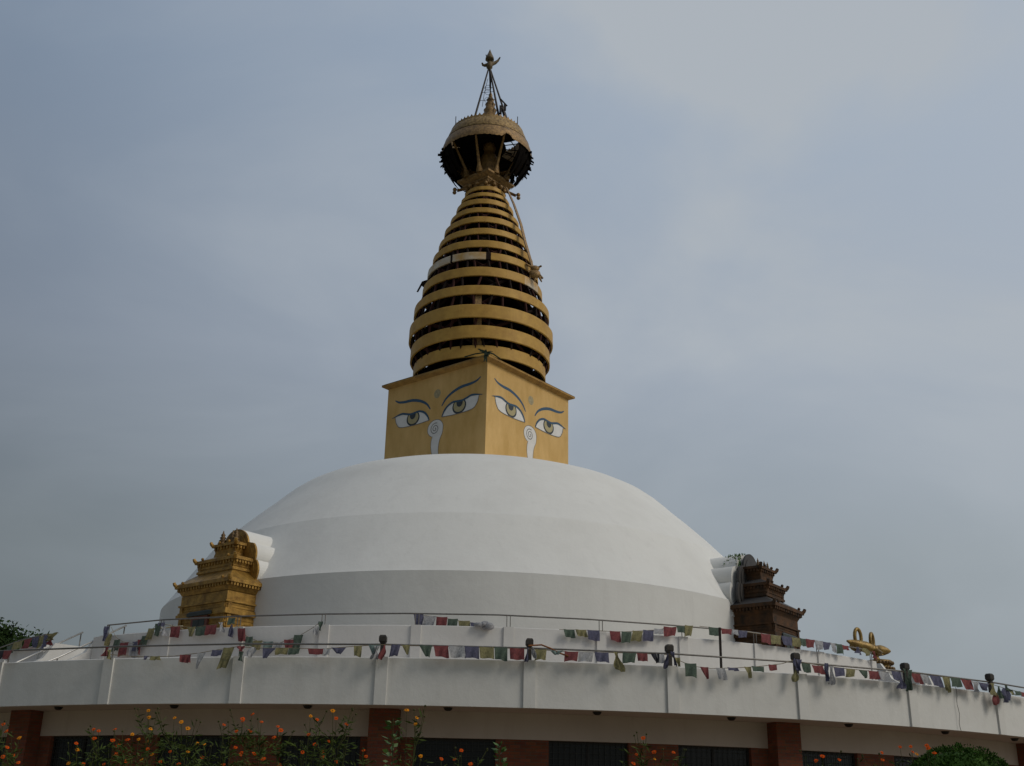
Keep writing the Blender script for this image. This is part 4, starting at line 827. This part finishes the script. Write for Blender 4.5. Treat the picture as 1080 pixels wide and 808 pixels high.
# two broad-leaved weeds
for px, y0, Y, lab in ((411, 757, -36.1, 'tall broad-leaved green weed in front of the second brick column'), (523, 786, -36.0, 'young broad-leaved green shoot at the left edge of the brick pier below the dome centre')):
    X, zt = PX(px, y0, Y); b0 = Vector((X, Y, gz(X, Y))); H = zt - b0.z; t = thing('leafy_weed', lab, 'plant', b0)
    g = MB(); g.tube([(0, 0, 0), (.02, 0, H * .5), (-.01, 0, H)], .009, 5, r1=.004); build('stem', g, STEM, t); lf = MB()
    for k in range(90):
        f = rnd.random(); p = Vector((0, 0, H * (.3 + .7 * f))); a = rnd.uniform(0, 6.28); d = Vector((cos(a), sin(a), rnd.uniform(.0, .9))).normalized(); leafq(lf, p + d * rnd.uniform(.0, .10 * (1.2 - f)), d, rnd.uniform(.05, .11), rnd.uniform(.012, .024))
    build('foliage', lf, LEAFB, t)
# clipped round bush
t = thing('round_bush', 'clipped round green bush at the bottom right corner', 'bush', (5.0, -36, gz(5, -36)))
g = MB(); zc = 2.47 - .62 - gz(5, -36); n = 20000; g.ball((0, 0, zc), .60, 24, 16, (1, 1, .95))
for k in range(n):
    z = rnd.uniform(-.75, 1); a = rnd.uniform(0, 6.28); s = math.sqrt(1 - z * z); d = Vector((s * cos(a), s * sin(a), z)); b_ = 1 + .03 * sin(5 * a + 4 * z) + .03 * sin(9 * a - 7 * z)
    c = Vector((0, 0, zc)) + Vector((d.x * .64, d.y * .64, d.z * .61)) * b_ * (1 - abs(rnd.gauss(0, .025))); e = (d + Vector([rnd.uniform(-.9, .9) for _ in range(3)])).normalized(); leafq(g, c, e, rnd.uniform(.02, .042), rnd.uniform(.005, .009))
build('foliage', g, HEDGE, t)
g = MB()
for k in range(7): a = k * .9; g.tube([(0, 0, 0), (.05 * cos(a), .05 * sin(a), .3), (.4 * cos(a), .4 * sin(a), zc + .1)], .03, 6, r1=.008)
build('trunk', g, BARK, t)
# far tree on the left
t = thing('leafy_tree', 'dark leafy tree beyond the terrace at the left edge', 'tree', (-37.2, 45, 1.0))
g = MB().smooth(); g.tube([(0, 0, 0), (.2, 0, 3), (-.1, 0, 6), (.2, .1, 9)], .42, 10, r1=.18); br = []
for k in range(16):
    a = rnd.uniform(0, 6.28); z0 = rnd.uniform(4, 9); l = rnd.uniform(2., 4.0); e = Vector((l * cos(a), l * sin(a), z0 + rnd.uniform(1.5, 3.8))); g.tube([(0, 0, z0), (e.x * .5, e.y * .5, z0 + (e.z - z0) * .35), e], .13, 6, r1=.03); br.append(e)
build('trunk', g, BARK, t); g = MB(); cl = []
for k in range(110):
    a = rnd.uniform(0, 6.28); z = rnd.uniform(-.6, 1); s = math.sqrt(max(0, 1 - z * z)); rr = rnd.uniform(.55, 1.02); cl.append((Vector((4.6 * s * cos(a) * rr, 4.6 * s * sin(a) * rr, 10.9 + 3.7 * z * rr)), rnd.uniform(.7, 1.35)))
for c, r_ in cl:
    for k in range(230):
        d = Vector([rnd.gauss(0, 1) for _ in range(3)]).normalized(); p = c + d * r_ * rnd.uniform(.55, 1.1); e = Vector([rnd.uniform(-1, 1) for _ in range(3)]).normalized(); leafq(g, p, e, rnd.uniform(.22, .42), rnd.uniform(.06, .11))
build('crown', g, TREEL, t)

# ------------------------------------------------------------------ light, sky, camera
SAZ, SEL = 63., 40.                                     # from the camera axis towards the right, elevation
sd = Vector((sin(R_(SAZ)) * cos(R_(SEL)), -cos(R_(SAZ)) * cos(R_(SEL)), sin(R_(SEL))))
sun = bpy.data.lights.new('sun', 'SUN'); sun.energy = 1.15; sun.angle = R_(22); sun.color = (1, .93, .82)
so = bpy.data.objects.new('sun', sun); COL.objects.link(so); so.rotation_euler = (-sd).to_track_quat('-Z', 'Y').to_euler()
w = bpy.data.worlds.new('World'); scene.world = w; w.use_nodes = True; nt = w.node_tree; N = nt.nodes; L = nt.links
bg = N['Background']; bg.inputs['Strength'].default_value = .1
sky = N.new('ShaderNodeTexSky'); sky.sky_type = 'NISHITA'; sky.sun_disc = False; sky.sun_elevation = R_(SEL); sky.sun_rotation = math.atan2(sd.x, sd.y); sky.dust_density = 6; sky.air_density = 1.2
tc = N.new('ShaderNodeTexCoord'); sp_ = N.new('ShaderNodeSeparateXYZ'); L.new(tc.outputs['Generated'], sp_.inputs[0])
def ramp(stops, src):
    r = N.new('ShaderNodeValToRGB'); e = r.color_ramp.elements
    while len(e) < len(stops): e.new(.5)
    for q, (p, c) in zip(e, stops): q.position = p; q.color = (*c, 1)
    L.new(src, r.inputs[0]); return r
# hazy air: greyer and dimmer low down, bluer higher up
hz = ramp([(0.0, srgb((108, 116, 118))), (.22, srgb((124, 133, 138))), (.38, srgb((137, 148, 163))), (.58, srgb((136, 152, 172))), (1.0, srgb((140, 158, 182)))], sp_.outputs[2])
# side towards the sun is paler
dt = N.new('ShaderNodeVectorMath'); dt.operation = 'DOT_PRODUCT'; L.new(tc.outputs['Generated'], dt.inputs[0]); dt.inputs[1].default_value = (.86, .35, .36)
mr = N.new('ShaderNodeMapRange'); mr.inputs['From Min'].default_value = -.15; mr.inputs['From Max'].default_value = .95; mr.inputs['To Min'].default_value = .60; mr.inputs['To Max'].default_value = 1.5; L.new(dt.outputs['Value'], mr.inputs['Value'])
sc_ = N.new('ShaderNodeVectorMath'); sc_.operation = 'SCALE'; L.new(hz.outputs[0], sc_.inputs[0]); L.new(mr.outputs[0], sc_.inputs['Scale'])
mp = N.new('ShaderNodeMapping'); mp.inputs['Scale'].default_value = (1.3, 1.5, 2.6); mp.inputs['Rotation'].default_value = (0, R_(-22), 0); mp.inputs['Location'].default_value = (2.1, .9, .6); L.new(tc.outputs['Generated'], mp.inputs[0])
nz = N.new('ShaderNodeTexNoise'); nz.inputs['Scale'].default_value = 1.7; nz.inputs['Detail'].default_value = 6; nz.inputs['Roughness'].default_value = .5; nz.inputs['Distortion'].default_value = .5; L.new(mp.outputs[0], nz.inputs['Vector'])
cr = N.new('ShaderNodeMapRange'); cr.interpolation_type = 'SMOOTHSTEP'; cr.inputs['From Min'].default_value = .34; cr.inputs['From Max'].default_value = .74; cr.inputs['To Max'].default_value = .68; L.new(nz.outputs['Fac'], cr.inputs['Value'])
cw = N.new('ShaderNodeMapRange'); cw.inputs['From Min'].default_value = .7; cw.inputs['From Max'].default_value = 1.35; cw.inputs['To Min'].default_value = .25; cw.inputs['To Max'].default_value = 1.7; L.new(mr.outputs[0], cw.inputs['Value'])
cs = N.new('ShaderNodeMath'); cs.operation = 'MULTIPLY'; L.new(cr.outputs[0], cs.inputs[0]); L.new(cw.outputs[0], cs.inputs[1])
cm = N.new('ShaderNodeMix'); cm.data_type = 'RGBA'; c2 = N.new('ShaderNodeMapRange'); c2.inputs['From Min'].default_value = .85; c2.inputs['From Max'].default_value = 1.45; c2.inputs['To Max'].default_value = .62; L.new(mr.outputs[0], c2.inputs['Value'])
ca = N.new('ShaderNodeMath'); ca.operation = 'ADD'; ca.use_clamp = True; L.new(cs.outputs[0], ca.inputs[0]); L.new(c2.outputs[0], ca.inputs[1])
el = N.new('ShaderNodeMapRange'); el.inputs['From Min'].default_value = .05; el.inputs['From Max'].default_value = .42; el.inputs['To Min'].default_value = .25; L.new(sp_.outputs[2], el.inputs['Value'])
cb_ = N.new('ShaderNodeMath'); cb_.operation = 'MULTIPLY'; L.new(ca.outputs[0], cb_.inputs[0]); L.new(el.outputs[0], cb_.inputs[1]); L.new(cb_.outputs[0], cm.inputs[0]); L.new(sc_.outputs[0], cm.inputs[6]); cm.inputs[7].default_value = (*srgb((176, 183, 190)), 1)
x10 = N.new('ShaderNodeVectorMath'); x10.operation = 'SCALE'; x10.inputs['Scale'].default_value = 10.; L.new(cm.outputs[2], x10.inputs[0])
fm = N.new('ShaderNodeMix'); fm.data_type = 'RGBA'; fm.inputs[0].default_value = .92; L.new(sky.outputs[0], fm.inputs[6]); L.new(x10.outputs[0], fm.inputs[7]); L.new(fm.outputs[2], bg.inputs[0])

p_, ro, yaw = R_(21.471355), R_(1.15928), R_(1.764847)
Fv = Vector((sin(yaw) * cos(p_), cos(yaw) * cos(p_), sin(p_))); Rv = Vector((cos(yaw), -sin(yaw), 0)); Uv = Rv.cross(Fv)
R2 = Rv * cos(ro) + Uv * sin(ro); U2 = Uv * cos(ro) - Rv * sin(ro)
cam = bpy.data.cameras.new('camera'); co = bpy.data.objects.new('camera', cam); COL.objects.link(co); scene.camera = co
m3 = Matrix((R2, U2, -Fv)).transposed(); co.matrix_world = Matrix.Translation((0, -48, 1.6)) @ m3.to_4x4()
cam.sensor_width = 36; cam.lens = 36 * 1195 / 1080; cam.clip_start = .1; cam.clip_end = 8000
scene.view_settings.view_transform = 'Standard'; scene.view_settings.look = 'None'; scene.view_settings.exposure = 0; scene.view_settings.gamma = 1; scene.view_settings.use_curve_mapping = False
